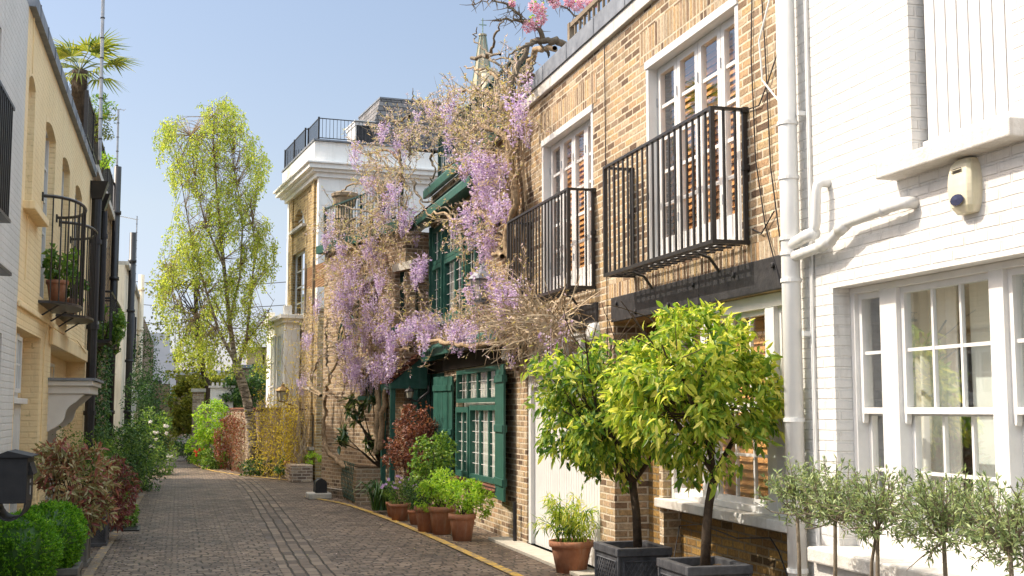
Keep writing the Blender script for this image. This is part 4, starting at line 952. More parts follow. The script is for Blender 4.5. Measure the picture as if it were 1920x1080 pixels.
h = thing('brick_house', 'narrow brown brick house with black balcony left beyond the yellow house', 'house', (XL, 26.5, 0))
m = MB(); wb = [(23.6, 24.7, 3.0, 5.0), (25.6, 26.9, 3.0, 5.0)]; wallx(m, XL, 22.904, 30.4, 0, 5.85, wb + [(23.5, 25.5, .0, 2.2)], 1, .1); shell(m, XL, 22.904, 30.4, 5.85, 1); m.build('wall', 'brick_brown', h)
for q in wb: 
    window(h, XL - .05, *q, 2, 4, 1, glass='glass_shiny'); m = MB(); m.box(XL, XL + .02, q[0] - .12, q[0] - .001, q[2] - .1, q[3]); m.box(XL, XL + .03, q[1] + .001, q[1] + .12, q[2] - .1, q[3]); m.box(XL, XL + .05, q[0] - .15, q[1] + .15, q[3] + .001, q[3] + .18); m.build('architrave', 'white_paint', h)
window(h, XL - .05, 23.5, 25.5, .0, 2.2, 3, 3, 1, glass='glass_shiny')
m = MB(); m.box(XL - .3, XL + .1, 22.904, 30.4, 5.85, 5.98); m.build('cornice', 'white_stone', h); downpipe(h, 23.3, 3.2, 5.2, .06, hopper=True, x=.2)
def boxbal(parent, ry, y0, y1, z0, z1, D):
    mm = MB()
    for z in (z0, z1): mm.tube([(XL, y0, z), (XL + D, y0, z), (XL + D, y1, z), (XL, y1, z)], .022, 4)
    mm.box(XL, XL + D, y0, y1, z0 - .04, z0 - .005)
    bb = mm.build('balcony', 'black_iron', parent); m0 = MB(); m0.tube([(0, 0, 0), (0, 0, z1 - z0)], .01, 4); pp = None
    n = int((y1 - y0) / .13)
    for x, y in [(D, y0 + (y1 - y0) * i / n) for i in range(n + 1)] + [(D / 3, y0), (2 * D / 3, y0)]:
        if pp is None: pp = m0.build('baluster', 'black_iron', bb, local=True); o = pp
        else: o = pp.copy(); COL.objects.link(o); o.parent = bb
        o.location = (x, y - ry, z0)
    mm = MB()
    for i in range(n): 
        y = y0 + (y1 - y0) * (i + .5) / n; mm.tube([(XL + D, y + .05 * math.cos(t), (z0 + z1) / 2 + .07 * math.sin(t)) for t in [2 * PI * j / 8 for j in range(9)]], .008, 3)
    mm.build('scrollwork', 'black_iron', bb)
boxbal(h, 26.5, 23.5, 24.9, 2.85, 3.75, .35); boxbal(h, 26.5, 25.5, 27.1, 2.85, 3.75, .35)
downpipe(h, 28.9, 0, 7.1, .085, x=.12)
rail('terrace_railing', 'black roof terrace railing below the palm on the left roofs', 'railing', (XL + .03, 20.6, 0), (XL + .03, 29.5, 0), 5.98, 6.72, .13, 'black_iron', .025, .06)

h = thing('cream_house', 'cream rendered house with black shutters and a tall soil pipe, far left row', 'house', (XL, 45, 0))
wd = [(41, 42.3, 3.3, 4.9), (44.5, 45.8, 3.3, 4.9)]; C0 = 36.8  # gap before this house is added to let sun onto the creeper wall
m = MB(); wallx(m, XL, C0, 52, 0, 5.75, wd, 1, .1); shell(m, XL, C0, 52, 5.75, 1); m.build('wall', 'cream_render', h)
for q in wd: window(h, XL - .05, *q, 2, 3, 1, glass='glass_shiny'); m = MB(); m.box(XL, XL + .05, q[0] - .6, q[0] - .01, q[2], q[3]); m.box(XL, XL + .05, q[1] + .01, q[1] + .6, q[2], q[3]); m.build('shutter', 'black_board', h)
m = MB(); m.box(XL - .2, XL + .1, C0, 52, 5.75, 5.86); m.build('coping', 'stone', h); downpipe(h, 38.3, 0, 6.9, .1, x=.14); downpipe(h, 47.5, 0, 6.6, .11, 'cream_render', x=.14)
m = MB(); m.box(XL, XL + .6, 41.2, 43.4, 1.95, 2.15); m.box(XL, XL + .68, 41.1, 43.5, 2.151, 2.22); m.box(XL, XL + .3, 41.3, 41.4, 1.5, 1.95); m.build('canopy', 'white_paint', h, bevel=.01)
h = thing('brick_house', 'last brown brick house of the left row before the white gable', 'house', (XL, 57, 0))
m = MB(); wallx(m, XL, 52.004, 79.5, 0, 5.7, [(54, 55.5, 3.2, 4.8), (58, 59.5, 3.2, 4.8)], 1, .1); shell(m, XL, 52.004, 79.5, 5.7, 1); m.build('wall', 'brick_brown', h)
window(h, XL - .05, 54, 55.5, 3.2, 4.8, 2, 3, 1, glass='glass_shiny'); window(h, XL - .05, 58, 59.5, 3.2, 4.8, 2, 3, 1, glass='glass_shiny')

# ---- far end of the street
h = thing('white_building', 'plain pale gable block closing the far end of the street', 'building', (-2, 90, 0))
m = MB(); a = onY(283, 640, 88); b = onY(318, 640, 88); c = onY(330, 705, 88)
m.box(a.x - 3, b.x, 88, 96, 0, a.z + .6); m.box(b.x, c.x, 88.01, 96, 0, a.z - .75); m.build('wall', 'pale_wall', h)
m = MB(); m.box(a.x + .2, a.x + .8, 87.97, 88.0, 2.6, 3.6); m.box(a.x + .2, a.x + .8, 87.97, 88.0, .9, 1.8); m.build('window', 'glass_shiny', h)
h = thing('white_building', 'low white building with dark windows far behind the yellow tree', 'building', (1.5, 92, 0))
a = onY(328, 703, 92); b = onY(425, 735, 92); m = MB(); m.box(a.x, b.x + 4, 92, 99, 0, a.z); m.build('wall', 'brick_brown', h); m = MB(); m.box(a.x - .1, b.x + 4.1, 91.8, 99, a.z, a.z + .35); m.build('parapet', 'pale_wall', h)
for i in range(4): window(h, 0, 0, 0, 0, 0, 1, 1, 1) if 0 else None
m = MB(); [m.box(a.x + .3 + i * .9, a.x + .8 + i * .9, 91.96, 91.999, a.z - 1.3, a.z - .3) for i in range(6)]; m.build('window', 'white_paint', h)
h = thing('gatehouse', 'shadowed dark red gates at the end of the street', 'gate', (.1, 80, 0)); a = onY(318, 770, 80); b = onY(352, 770, 80)
m = MB(); m.box(a.x - 1, a.x, 80, 80.4, 0, 3.2); m.box(a.x, b.x + .6, 80, 80.4, 1.9, 2.6); m.build('wall', 'brick_brown', h)
for i in (0, 1): m = MB(); xa = a.x + (b.x + .6 - a.x) * i / 2; xb = a.x + (b.x + .6 - a.x) * (i + 1) / 2; [m.box(xa + (xb - xa) * k / 5 + .005, xa + (xb - xa) * (k + 1) / 5 - .005, 80.1, 80.2, .05, 1.9) for k in range(5)]; m.build('gate_leaf', 'gate_red', h)
# brick chimney block behind the hedge, right of the birch
h = thing('brick_building', 'distant brick block with chimneys behind the dark hedge', 'building', (6, 80, 0))
a = onY(462, 690, 80); b = onY(520, 690, 80)
m = MB(); m.box(a.x - .6, b.x + 3, 80, 86, 0, a.z); m.build('wall', 'brick_brown', h); m = MB(); m.box(a.x - .7, b.x + 3, 79.9, 86, a.z, a.z + .2); m.build('coping', 'lead', h)
for px, wd2 in ((480, 1.1), (503, .7)):
    q = onY(px, 655, 82); m = MB(); m.box(q.x - wd2 / 2, q.x + wd2 / 2, 82, 83, a.z, q.z); m.box(q.x - wd2 / 2 - .08, q.x + wd2 / 2 + .08, 81.92, 83.08, q.z, q.z + .15); m.build('chimney', 'brick_gold', h)
# church spire
p = onY(905, 68, 60); t = thing('church_spire', 'slender stone church spire with copper cross above the wisteria', 'spire', (p.x, 60, 0))
m = MB(); k = 8; zt = p.z
m.lathe([(1.35, 0), (1.35, zt - 7.0), (1.15, zt - 6.8), (.16, zt), (.22, zt + .02), (.22, zt + .1), (0, zt + .12)], (p.x, 60, 0), 8); m.build('spire', 'spire_stone', t)
m = MB()
for j in range(8):
    a2 = 2 * PI * j / 8; m.tube([(p.x + 1.17 * math.cos(a2), 60 + 1.17 * math.sin(a2), zt - 6.8), (p.x + .18 * math.cos(a2), 60 + .18 * math.sin(a2), zt)], .022, 4)
m.build('rib', 'verdigris', t)
m = MB(); m.box(p.x - .025, p.x + .025, 59.98, 60.02, zt + .1, zt + .95); m.box(p.x - .2, p.x + .2, 59.982, 60.018, zt + .58, zt + .63); m.build('cross', 'verdigris', t)
p = onY(917, 138, 30); t = thing('chimney', 'cream chimney pot on a stack below the church spire', 'chimney', (p.x, 30, 0))
m = MB(); m.lathe([(.2, 0), (.2, 1.0), (.23, 1.02), (.23, 1.1), (.15, 1.1)], (p.x, 30, p.z - 1.0), 14); m.build('pot', 'alarm_cream', t); m = MB(); m.box(p.x - .9, p.x + .6, 29.7, 30.3, 0, p.z - 1.0); m.build('stack', 'brick_garden', t)

# ---- aerials
def mast(name, label, p0, p1, r, cat='aerial mast'):
    t = thing(name, label, cat, p0); m = MB(); m.tube([p0, p1], r, 6); m.build('pole', 'steel', t)
    m = MB(); p0v, p1v = Vector(p0), Vector(p1); n = 9
    for i in range(1, n): q = p0v.lerp(p1v, i / n); m.tube([q, q + (p1v - p0v) * .006], r * 1.35, 6)
    m.build('collar', 'black_iron', t); return t
def yagi(t, c, d, n, L, el, r=.006):
    m = MB(); c = Vector(c); d = Vector(d).normalized(); s = d.cross(Vector((0, 0, 1))).normalized()
    m.tube([c, c + d * L], r * 1.4, 4)
    for i in range(n): q = c + d * (L * i / max(1, n - 1)); m.tube([q - s * el, q + s * el], r, 4)
    m.build('antenna', 'steel', t)
mast('aerial_mast', 'tall jointed steel mast rising behind the roof palm', (*onY(187, 300, 20),), (*onY(194, -40, 20),), .028)
p1 = onY(222, 205, 30); t = mast('aerial_mast', 'thin mast with fine antenna beside the palm leaves', (*onY(216, 445, 30),), (*p1,), .025); yagi(t, p1 + Vector((-.3, 0, .02)), (1, .3, 0), 5, .45, .12)
p1 = onY(257, 405, 40); t = mast('aerial_mast', 'far television aerial on a thin pole over the left roofs', (*onY(253, 545, 40),), (*p1,), .02); yagi(t, onY(258, 412, 40), (-1, -.2, .14), 12, .72, .1, .008)
p1 = onY(948, 88, 15); t = mast('aerial_mast', 'small white television aerial among the gnarled branches', (*onY(948, 150, 15),), (*p1,), .007); yagi(t, onY(938, 78, 15), (1, .3, -.45), 9, .2, .05, .0035)

# ---- foliage helpers
def leaves_in(mb, c, r, n, L, W, clumps=0, shell_=.55, up=.5, big=False, droop=.25, jit=.3):
    c = Vector(c); rx, ry, rz = r
    cl = [rv() for _ in range(clumps)] if clumps else None
    for _ in range(n):
        if cl:
            q = random.choice(cl); v = q * 1.0 + rv() * jit
            if v.length > 1.08: v = v.normalized() * U(.85, 1.08)
        else:
            v = rdir() * (shell_ + (1 - shell_) * R())
        p = c + Vector((v.x * rx, v.y * ry, v.z * rz))
        d = (v.normalized() * .8 + rdir() * .9 + Vector((0, 0, -.25)))
        u = Vector((0, 0, up)) + rdir() * .7 + v * .5
        s = U(.7, 1.2)
        (mb.bigleaf if big else mb.leaf)(p, d, u, L * s, W * s, droop=droop * U(.3, 1.6))
def branchy(mb, p, d, L, r, depth, spread=.6, up=.15, n=5, kids=(2, 3), ends=None, taper=.6):
    pts = [Vector(p)]; d = Vector(d).normalized()
    for i in range(n):
        d = (d + rdir() * .16 + Vector((0, 0, up * .2))).normalized(); pts.append(pts[-1] + d * (L / n))
    mb.tube(pts, [r * (1 - (1 - taper) * i / n) for i in range(n + 1)], 6 if r > .012 else 4, False)
    if ends is not None: ends.append((pts[-1], d.copy(), depth))
    if depth > 0:
        for _ in range(random.randint(*kids)):
            i = random.randint(max(1, n // 2), n); dd = (d + rdir() * spread + Vector((0, 0, up))).normalized()
            branchy(mb, pts[i], dd, L * U(.55, .85), r * taper * .8, depth - 1, spread, up, n, kids, ends, taper)
def bush(name, label, cat, base, lobes, n, L, W, mat, stem='bark_dark', clumps=14, group=None, up=.5, stems=5, big=False, sr=.008, jit=.33, parts='leaves', droop=.25):
    base = Vector(base); t = thing(name, label, cat, base, 0, group)
    m = MB(); tot = sum(r[0] * r[2] for c, r in lobes)
    for c, r in lobes: leaves_in(m, c, r, int(n * r[0] * r[2] / tot), L, W, clumps, up=up, big=big, jit=jit, droop=droop)
    m.build(parts, mat, t)
    m = MB()
    for c, r in lobes:
        for _ in range(stems):
            e = Vector(c) + Vector((U(-.75, .75) * r[0], U(-.75, .75) * r[1], U(-.4, .8) * r[2])); b0 = base + Vector((U(-.05, .05), U(-.05, .05), 0))
            mid = b0.lerp(e, .5) + Vector((U(-.06, .06), U(-.06, .06), U(0, .08)))
            m.tube([b0, mid, e], [sr, sr * .7, sr * .35], 5, False)
    m.build('stems', stem, t); return t
def pot(name, label, cat, c, r, hgt, mat='terracotta', group=None):
    t = thing(name, label, cat, c, 0, group); m = MB()
    m.lathe([(0, 0), (r * .68, 0), (r * .92, hgt * .78), (r * .93, hgt * .8), (r * 1.02, hgt * .81), (r * 1.04, hgt), (r * .93, hgt), (r * .9, hgt * .88)], c, 28); m.build('pot', mat, t, True)
    m = MB(); n = 20; m.v += [(c[0], c[1], c[2] + hgt * .92)] + [(c[0] + r * .92 * math.cos(2 * PI * i / n), c[1] + r * .92 * math.sin(2 * PI * i / n), c[2] + hgt * .89) for i in range(n)]; m.f += [(0, 1 + i, 1 + (i + 1) % n) for i in range(n)]; m.build('soil', 'soil', t); return t
def square_planter(label, x0, x1, y0, y1, hgt, mat='lead_planter', lattice=True, group='square planters'):
    t = thing('planter', label, 'planter', ((x0 + x1) / 2, (y0 + y1) / 2, 0), 0, group); m = MB(); e = .03
    for a, b, c, d in ((x0, x1, y0, y0 + e), (x0, x1, y1 - e, y1), (x0, x0 + e, y0 + e, y1 - e), (x1 - e, x1, y0 + e, y1 - e)): m.box(a, b, c, d, .02, hgt - .06)
    q = .018
    for a, b, c, d in ((x0 - q, x1 + q, y0 - q, y0 + e + .01), (x0 - q, x1 + q, y1 - e - .01, y1 + q), (x0 - q, x0 + e + .01, y0 + e + .01, y1 - e - .01), (x1 - e - .01, x1 + q, y0 + e + .01, y1 - e - .01)): m.box(a, b, c, d, hgt - .06, hgt); m.box(a, b, c, d, 0, .05)
    for x, y in ((x0, y0), (x0, y1), (x1, y0), (x1, y1)): m.box(x - .012, x + .012, y - .012, y + .012, .05, hgt - .06)
    m.build('box', mat, t, bevel=.006)
    if lattice:
        m = MB(); z0, z1 = .1, hgt - .1; n = 5
        def dia(P, hw):
            for i in range(-n, n + 1):
                for sg in (-1, 1):
                    pts = []
                    for tt in [k / 12 for k in range(13)]:
                        u = i / n * 1.0 + sg * (tt - .5) * 1.1
                        if -.9 < u < .9: pts.append(P(u * hw, z0 + (z1 - z0) * tt))
                    if len(pts) > 1: m.tube(pts, .006, 4)
        xc, yc = (x0 + x1) / 2, (y0 + y1) / 2
        dia(lambda u, z: (xc + u, y0 - .004, z), (x1 - x0) / 2); dia(lambda u, z: (x0 - .004, yc + u, z), (y1 - y0) / 2); dia(lambda u, z: (x1 + .004, yc + u, z), (y1 - y0) / 2)
        for (xa, xb, ya, yb) in ((x0 + .04, x1 - .04, y0 - .005, y0 - .005), (x0 - .005, x0 - .005, y0 + .04, y1 - .04), (x1 + .005, x1 + .005, y0 + .04, y1 - .04)):
            m.tube([(xa, ya, z0), (xb, yb, z0), (xb, yb, z1), (xa, ya, z1), (xa, ya, z0)], .008, 4)
        m.build('lattice', mat, t)
    m = MB(); n = 9
    for i in range(n):
        for j in range(n): m.v.append((x0 + e + (x1 - x0 - 2 * e) * i / (n - 1), y0 + e + (y1 - y0 - 2 * e) * j / (n - 1), hgt - .055 + U(-.012, .018)))
    for i in range(n - 1):
        for j in range(n - 1): m.f.append((i * n + j, i * n + n + j, i * n + n + j + 1, i * n + j + 1))
    m.build('soil', 'soil', t); return t

exec_parts = True
# ---- two citrus trees in lead planters
def citrus(label, base, trunk, cc, rr, n, mats, seed, forks):
    random.seed(seed); base = Vector(base); t = thing('citrus_tree', label, 'tree', base, 0, 'standard trees in lead planters'); cc = Vector(cc)
    m = MB(); m.tube(trunk, [.036, .032, .030, .034][:len(trunk)], 10); tp = Vector(trunk[-1]); ends = []
    for f in forks: branchy(m, tp, Vector(f) - tp, (Vector(f) - tp).length, .021, 2, .8, .1, 5, (2, 4), ends)
    tr = m.build('trunk', 'bark_dark', t, True)
    ml = [MB() for _ in mats]
    cl = []
    for _ in range(110):
        v = rdir() * (R() ** .4); cl.append(v)
    for _ in range(n):
        q = random.choice(cl); v = q + rv() * .2
        if v.length > 1.06: v = v.normalized() * U(.9, 1.06)
        # lumpy outline
        k = 1 + .13 * math.sin(v.x * 5 + seed) * math.cos(v.z * 4 + 1) + .06 * math.sin(v.y * 9)
        p = cc + Vector((v.x * rr[0], v.y * rr[1], v.z * rr[2])) * k
        d = v.normalized() * .7 + rdir() * .8 + Vector((0, 0, -.55)); s = U(.7, 1.25)
        idx = 0 if len(mats) == 1 or R() > .35 + v.x * .0 else 1
        ml[idx].bigleaf(p, d, Vector((0, 0, .6)) + rdir() * .8 + v * .4, .073 * s * U(.5, 1.3), .028 * s * U(.7, 1.25), droop=U(-.1, .9), fold=U(.1, .4))
    for mm, mt in zip(ml, mats): mm.build('leaves', mt, t)
    m = MB()
    for q in cl[:45]:
        p = cc + Vector((q.x * rr[0], q.y * rr[1], q.z * rr[2])); b0 = cc + (p - cc) * .15 + Vector((0, 0, -.15)); m.tube([b0, b0.lerp(p, .5) + rv() * .05, p], [.009, .006, .003], 4, False)
    m.build('branches', 'bark_dark', t)
# planter one: front left top corner seen at (1160,1029)
P1 = onZ(1160, 1029, .56); P2 = onZ(1292, 1063, .56)
W1 = .41
square_planter('lattice lead planter under the left citrus tree next to the bamboo pot', P1.x, P1.x + W1, P1.y, P1.y + .52, .56)
square_planter('lattice lead planter under the right citrus tree, nearest the camera', P2.x, P2.x + .44, P2.y, P2.y + .52, .56)
b1 = onY(1196, 1018, P1.y + .25); b2 = onY(1322, 1056, P2.y + .25)
b1.z = .52; b2.z = .52
def at1(px, py, dy=0): return onY(px, py, b1.y + dy)
def at2(px, py, dy=0): return onY(px, py, b2.y + dy)
citrus('round citrus tree in the left lead planter, beside the garage door', b1, [b1, at1(1193, 960), at1(1186, 905)], at1(1132, 762), (.57, .54, .55), 5600, ['leaf_citrus', 'leaf_citrus_green'], 3, [at1(1120, 800), at1(1250, 820), at1(1180, 740, .2), at1(1150, 760, -.3)])
citrus('yellow-green citrus tree in the right lead planter before the ground window', b2, [b2, at2(1325, 985), at2(1330, 940), at2(1340, 890)], at2(1306, 730), (.62, .55, .57), 7400, ['leaf_citrus'], 11, [at2(1265, 800), at2(1400, 780), at2(1330, 700, .2), at2(1300, 700, -.3)])
# extra side branch of the right tree
random.seed(21)
# ---- bamboo in a terracotta pot
pb = onY(1080, 1016, 11.6)
pc = (pb.x, 11.75, 0); pz = pb.z
pot('plant_pot', 'large terracotta pot holding the bamboo in front of the garage door', 'pot', (pb.x, 11.75, 0), .215, pz, group='terracotta pots')
t = thing('bamboo', 'small bamboo clump in the terracotta pot by the garage door', 'plant', (pb.x, 11.75, pz - .05)); m = MB(); ml = MB()
for _ in range(34):
    a = U(0, 2 * PI); s = U(.1, .42); e = Vector((pb.x + s * math.cos(a) * .95, 11.75 + s * math.sin(a), pz + U(.2, .52) - s * .25)); b0 = Vector((pb.x + U(-.14, .14), 11.75 + U(-.14, .14), pz - .06)); mid = b0.lerp(e, .5) + Vector((0, 0, .09)); m.tube([b0, mid, e], [.005, .004, .002], 4, False)
    for _ in range(26):
        f = U(.25, 1.05); p = b0.lerp(mid, f * 2) if f < .5 else mid.lerp(e, f * 2 - 1); ml.leaf(p, rdir() + Vector((math.cos(a) * .4, math.sin(a) * .4, -.25)), Vector((0, 0, 1)) + rdir() * .5, U(.07, .13), U(.012, .02), droop=.35)
m.build('stems', 'leaf_citrus_green', t); ml.build('leaves', 'leaf_citrus', t)

# ---- olive standards in a long trough
m = MB(); t = thing('trough', 'long zinc trough below the five small olive trees', 'planter', (3.42, 5.3, 0))
m.box(3.22, 3.62, 3.9, 6.7, 0, .5); m.box(3.2, 3.64, 3.88, 6.72, .45, .52); m.build('box', 'grey_planter', t, bevel=.008); m = MB(); m.box(3.24, 3.6, 3.92, 6.68, .521, .535); m.build('soil', 'soil', t)
OL = [(1494, 926, 1498, 'olive standard nearest the white drainpipe, leftmost of five'), (1565, 932, 1563, 'second small olive tree from the drainpipe'), (1644, 950, 1642, 'middle olive of the five, with twin stems'), (1768, 965, 1772, 'fourth olive standard under the wide sash window'), (1892, 985, 1898, 'olive standard at the right edge of the view')]
for i, (cx, cy, tx, lab) in enumerate(OL):
    random.seed(40 + i); Xo = 3.42
    c = onX(cx, cy, Xo); t = thing('olive_tree', lab, 'tree', (Xo, c.y, .53), 0, 'olive standards')
    m = MB(); tb = Vector((Xo, onX(tx, 1060, Xo).y, .53)); m.tube([tb, tb.lerp(c, .4) + Vector((.01, .01, 0)), c + Vector((0, 0, -.12))], [.013, .011, .010], 7)
    if i == 2: m.tube([tb + Vector((.0, .05, 0)), tb.lerp(c, .5) + Vector((0, .05, 0)), c + Vector((0, 0, -.1))], [.011, .009, .008], 7)
    ends = []
    for _ in range(9): branchy(m, c + Vector((0, 0, -.12)), rdir() + Vector((0, 0, .7)), U(.12, .2), .006, 1, .8, .2, 4, (2, 3), ends)
    m.build('trunk', 'bark_grey', t, True)
    ml = MB(); mt = MB(); rr = ((.20, .2, .17), (.19, .2, .165), (.22, .22, .18), (.235, .22, .19), (.21, .22, .2))[i]
    tw = MB()
    for _ in range((105, 120, 140, 165, 130)[i]):
        v = rdir() * (R() ** .45); e = c + Vector((v.x * rr[0], v.y * rr[1], v.z * rr[2])); d = (v.normalized() * .9 + Vector((0, 0, .55)) + rdir() * .5).normalized(); L = U(.06, .13)
        tw.tube([e - d * L * .7, e + d * L * .5], [.003, .0015], 3, False)
        nl = random.randint(10, 15)
        for k in range(nl):
            f = k / nl; p = e + d * (L * (f * 1.2 - .7)); ml.leaf(p, d * .5 + rdir() * .8, Vector((0, 0, 1)) + rdir(), U(.03, .05), U(.008, .012), droop=.1)
        if v.z > .1 and R() < .6:
            for k in range(5): ml.leaf(e + d * L * .5, d + rdir() * .35, rdir(), U(.02, .035), U(.006, .009), droop=0)
    ml.build('leaves', 'leaf_olive', t); tw.build('twigs', 'bark_grey', t)

# ---- terracotta pots with shrubs before the green window
random.seed(5)
PT = [(871, 1016, .165, .33, 'terracotta pot with bright shrub, nearest of the row under the green window'), (832, 1004, .17, .36, 'terracotta pot second in the row under the green window'), (806, 1000, .18, .34, 'dark terracotta pot half hidden behind two nearer pots'),
      (752, 978, .16, .25, 'terracotta pot planted with mauve daisies by the porch'), (740, 970, .12, .22, 'slim terracotta pot at the porch end of the row'), (783, 985, .12, .2, 'small terracotta pot between the daisies and the tall shrubs')]
PB = []
for px, py, r, hh, lab in PT:
    c = onZ(px, py, 0); c.y += r * .8; PB.append(c); pot('plant_pot', lab, 'pot', (c.x, c.y, 0), r, hh, group='terracotta pots')
def up3(c, z, dx=0, dy=0): return (c.x + dx, c.y + dy, z)
c = PB[0]; bush('shrub', 'bright lime leafy shrub in the nearest terracotta pot below the green shutter', 'shrub', up3(c, .3), [(up3(c, .55, -.02), (.27, .25, .23)), (up3(c, .48, .2), (.18, .2, .2))], 1500, .055, .022, 'leaf_lime', clumps=30)
c = PB[1]; bush('shrub', 'lime green bush with upright shoots in the second pot', 'shrub', up3(c, .33), [(up3(c, .62, -.03), (.25, .25, .22)), (up3(c, .5, -.15), (.2, .2, .18))], 1500, .05, .02, 'leaf_lime', clumps=30)
c = onZ(806, 985, 0); bush('shrub', 'tall pale green rose bush in front of the green casement', 'shrub', (c.x, c.y + .3, .3), [((c.x + .1, c.y + .3, .98), (.33, .3, .3)), ((c.x, c.y + .3, .68), (.26, .26, .25))], 1500, .06, .04, 'leaf_mid', clumps=34)
c = PB[2]; bush('shrub', 'grey green drooping herb spilling from the half hidden pot', 'shrub', up3(c, .3), [(up3(c, .5, -.1), (.22, .25, .26))], 900, .04, .014, 'leaf_dark', clumps=20)
c = PB[3]; t = bush('daisy_plant', 'mauve daisies in a pot by the porch post', 'flower', up3(c, .22), [(up3(c, .42), (.26, .24, .2))], 900, .04, .01, 'leaf_mid', clumps=20)
for _ in range(26):
    m = MB(); v = rdir(); v.z = abs(v.z); p = Vector(up3(c, .44)) + Vector((v.x * .27, v.y * .25, v.z * .2))
    for k in range(7): a = 2 * PI * k / 7; m.leaf(p, Vector((math.cos(a), math.sin(a) * .6 - .3, math.sin(a) * .6)), Vector((0, -1, .5)), .03, .014, droop=0)
    m.build1('flower', 'petal_mauve', t)
# strap leaved agapanthus
c = onZ(717, 965, 0); t = thing('strap_leaf_plant', 'dark strap-leaved clump at the foot of the brick planter', 'plant', (c.x, c.y + .25, 0)); m = MB()
for _ in range(90):
    a = U(0, 2 * PI); b0 = Vector((c.x + U(-.12, .12), c.y + .25 + U(-.12, .12), .05)); L = U(.3, .6); s = U(.1, .34); w_ = .014
    pts = [b0, b0 + Vector((math.cos(a) * s * .4, math.sin(a) * s * .4, L * .62)), b0 + Vector((math.cos(a) * s * .9, math.sin(a) * s * .9, L * .8)), b0 + Vector((math.cos(a) * s * 1.5, math.sin(a) * s * 1.5, L * .55))]
    sd = Vector((-math.sin(a), math.cos(a), 0)) * w_
    k = len(m.v)
    for i, p in enumerate(pts): f = (1, 1, .8, .1)[i]; m.v += [tuple(p - sd * f), tuple(p + sd * f)]
    for i in range(3): m.f.append((k + 2 * i, k + 2 * i + 1, k + 2 * i + 3, k + 2 * i + 2))
m.build('leaves', 'leaf_dark', t)
# brick planter with trellis, magnolia
c = onZ(690, 948, 0)
t = thing('brick_planter', 'raised dark brick planter with green trellis on its street side', 'planter', (c.x + .1, c.y + .5, 0)); m = MB(); m.box(c.x - .2, c.x + .5, c.y + .02, c.y + 1.5, 0, .62); m.build('wall', 'brick_angled', t); m = MB()
m.box(c.x - .16, c.x + .46, c.y + .06, c.y + 1.46, .621, .64); m.build('soil', 'soil', t)
m = MB(); xt = c.x - .22
for i in range(8): y = c.y + .05 + i * .2; m.tube([(xt - .0, y, .05), (xt - .05, y, .3), (xt - .02, y, .7)], .008, 4)
for j in range(9): z = .08 + j * .075; m.tube([(xt - .05 * math.sin(PI * j / 8), c.y + .05, z), (xt - .05 * math.sin(PI * j / 8), c.y + 1.45, z)], .008, 4)
m.build('trellis', 'green_paint', t)
random.seed(9)
mb0 = Vector((c.x + .25, c.y + .1, .6))
t = thing('magnolia', 'young magnolia with large glossy leaves above the brick planter', 'tree', mb0); m = MB(); ml = MB()
for px, py in ((660, 750), (700, 755), (725, 770), (645, 815), (690, 830), (715, 800), (670, 790), (735, 745), (655, 770), (680, 765), (700, 840), (640, 830)):
    e = onY(px, py, mb0.y + U(-.25, .25)); mid = mb0.lerp(e, .55) + Vector((U(-.08, .08), 0, U(-.05, .1))); m.tube([mb0, mb0.lerp(mid, .5) + rv() * .03, mid, e], [.02, .015, .011, .006], 6, False)
    for _ in range(20): ml.bigleaf(e + rv() * .07, rdir() + Vector((0, -.2, .25)), Vector((0, 0, 1)) + rdir() * .4, U(.13, .21), U(.055, .08), droop=U(.05, .3))
m.build('trunk', 'bark_dark', t, True); ml.build('leaves', 'leaf_magnolia', t)
# bronze japanese maple
c = onZ(790, 985, 0); bx0 = Vector((c.x + .25, c.y + 1.4, 0))
ctr = onY(775, 830, bx0.y); bush('japanese_maple', 'dark bronze leaved maple in front of the porch', 'tree', bx0, [(ctr, (.42, .4, .36)), (onY(785, 790, bx0.y), (.28, .3, .3)), (onY(760, 860, bx0.y), (.32, .3, .24))], 2600, .06, .03, 'leaf_maple', clumps=40, jit=.25)
bush('shrub', 'low dark evergreen between the maple and the pots', 'shrub', bx0 + Vector((-.1, -.4, 0)), [(bx0 + Vector((-.15, -.3, .35)), (.3, .3, .3))], 700, .05, .025, 'leaf_dark', clumps=18)
# lantern on a post by the porch
q = onY(768, 735, 19.2)
def lantern(name, label, c, s, mat='black_iron', foot=0.0, arm=None):
    t = thing(name, label, 'lamp', (c[0], c[1], foot if arm is None else c[2])); x, y, z = c
    m = MB(); m.lathe([(.5 * s, 0), (.62 * s, .06 * s), (.35 * s, .34 * s), (.16 * s, .42 * s), (.13 * s, .6 * s), (.05 * s, .66 * s), (0, .85 * s)], (x, y, z + .8 * s), 6); m.lathe([(0, -.12 * s), (.3 * s, -.1 * s), (.36 * s, 0), (0, 0)], (x, y, z), 6)
    for i in range(6): a = 2 * PI * i / 6; m.tube([(x + .34 * s * math.cos(a), y + .34 * s * math.sin(a), z), (x + .52 * s * math.cos(a), y + .52 * s * math.sin(a), z + .8 * s)], .03 * s, 4)
    m.build('cage', mat, t); m = MB(); m.lathe([(.32 * s, .01), (.5 * s, .79 * s)], (x, y, z), 6); m.build('glass', 'lamp_glass', t)
    m = MB()
    if arm is None: m.tube([(x, y, foot), (x, y, z - .1 * s)], .06 * s + .008, 8)
    else: m.tube([arm, (arm[0], arm[1], arm[2] - .1), (x + (arm[0] - x) * .4, y, z - .35 * s), (x, y, z - .1 * s)], .018, 6)
    m.build('bracket', mat, t)
lantern('lantern', 'small black lantern hanging by the green porch', (q.x, q.y, q.z - .1), .13, arm=(q.x + .3, q.y, q.z + .1))
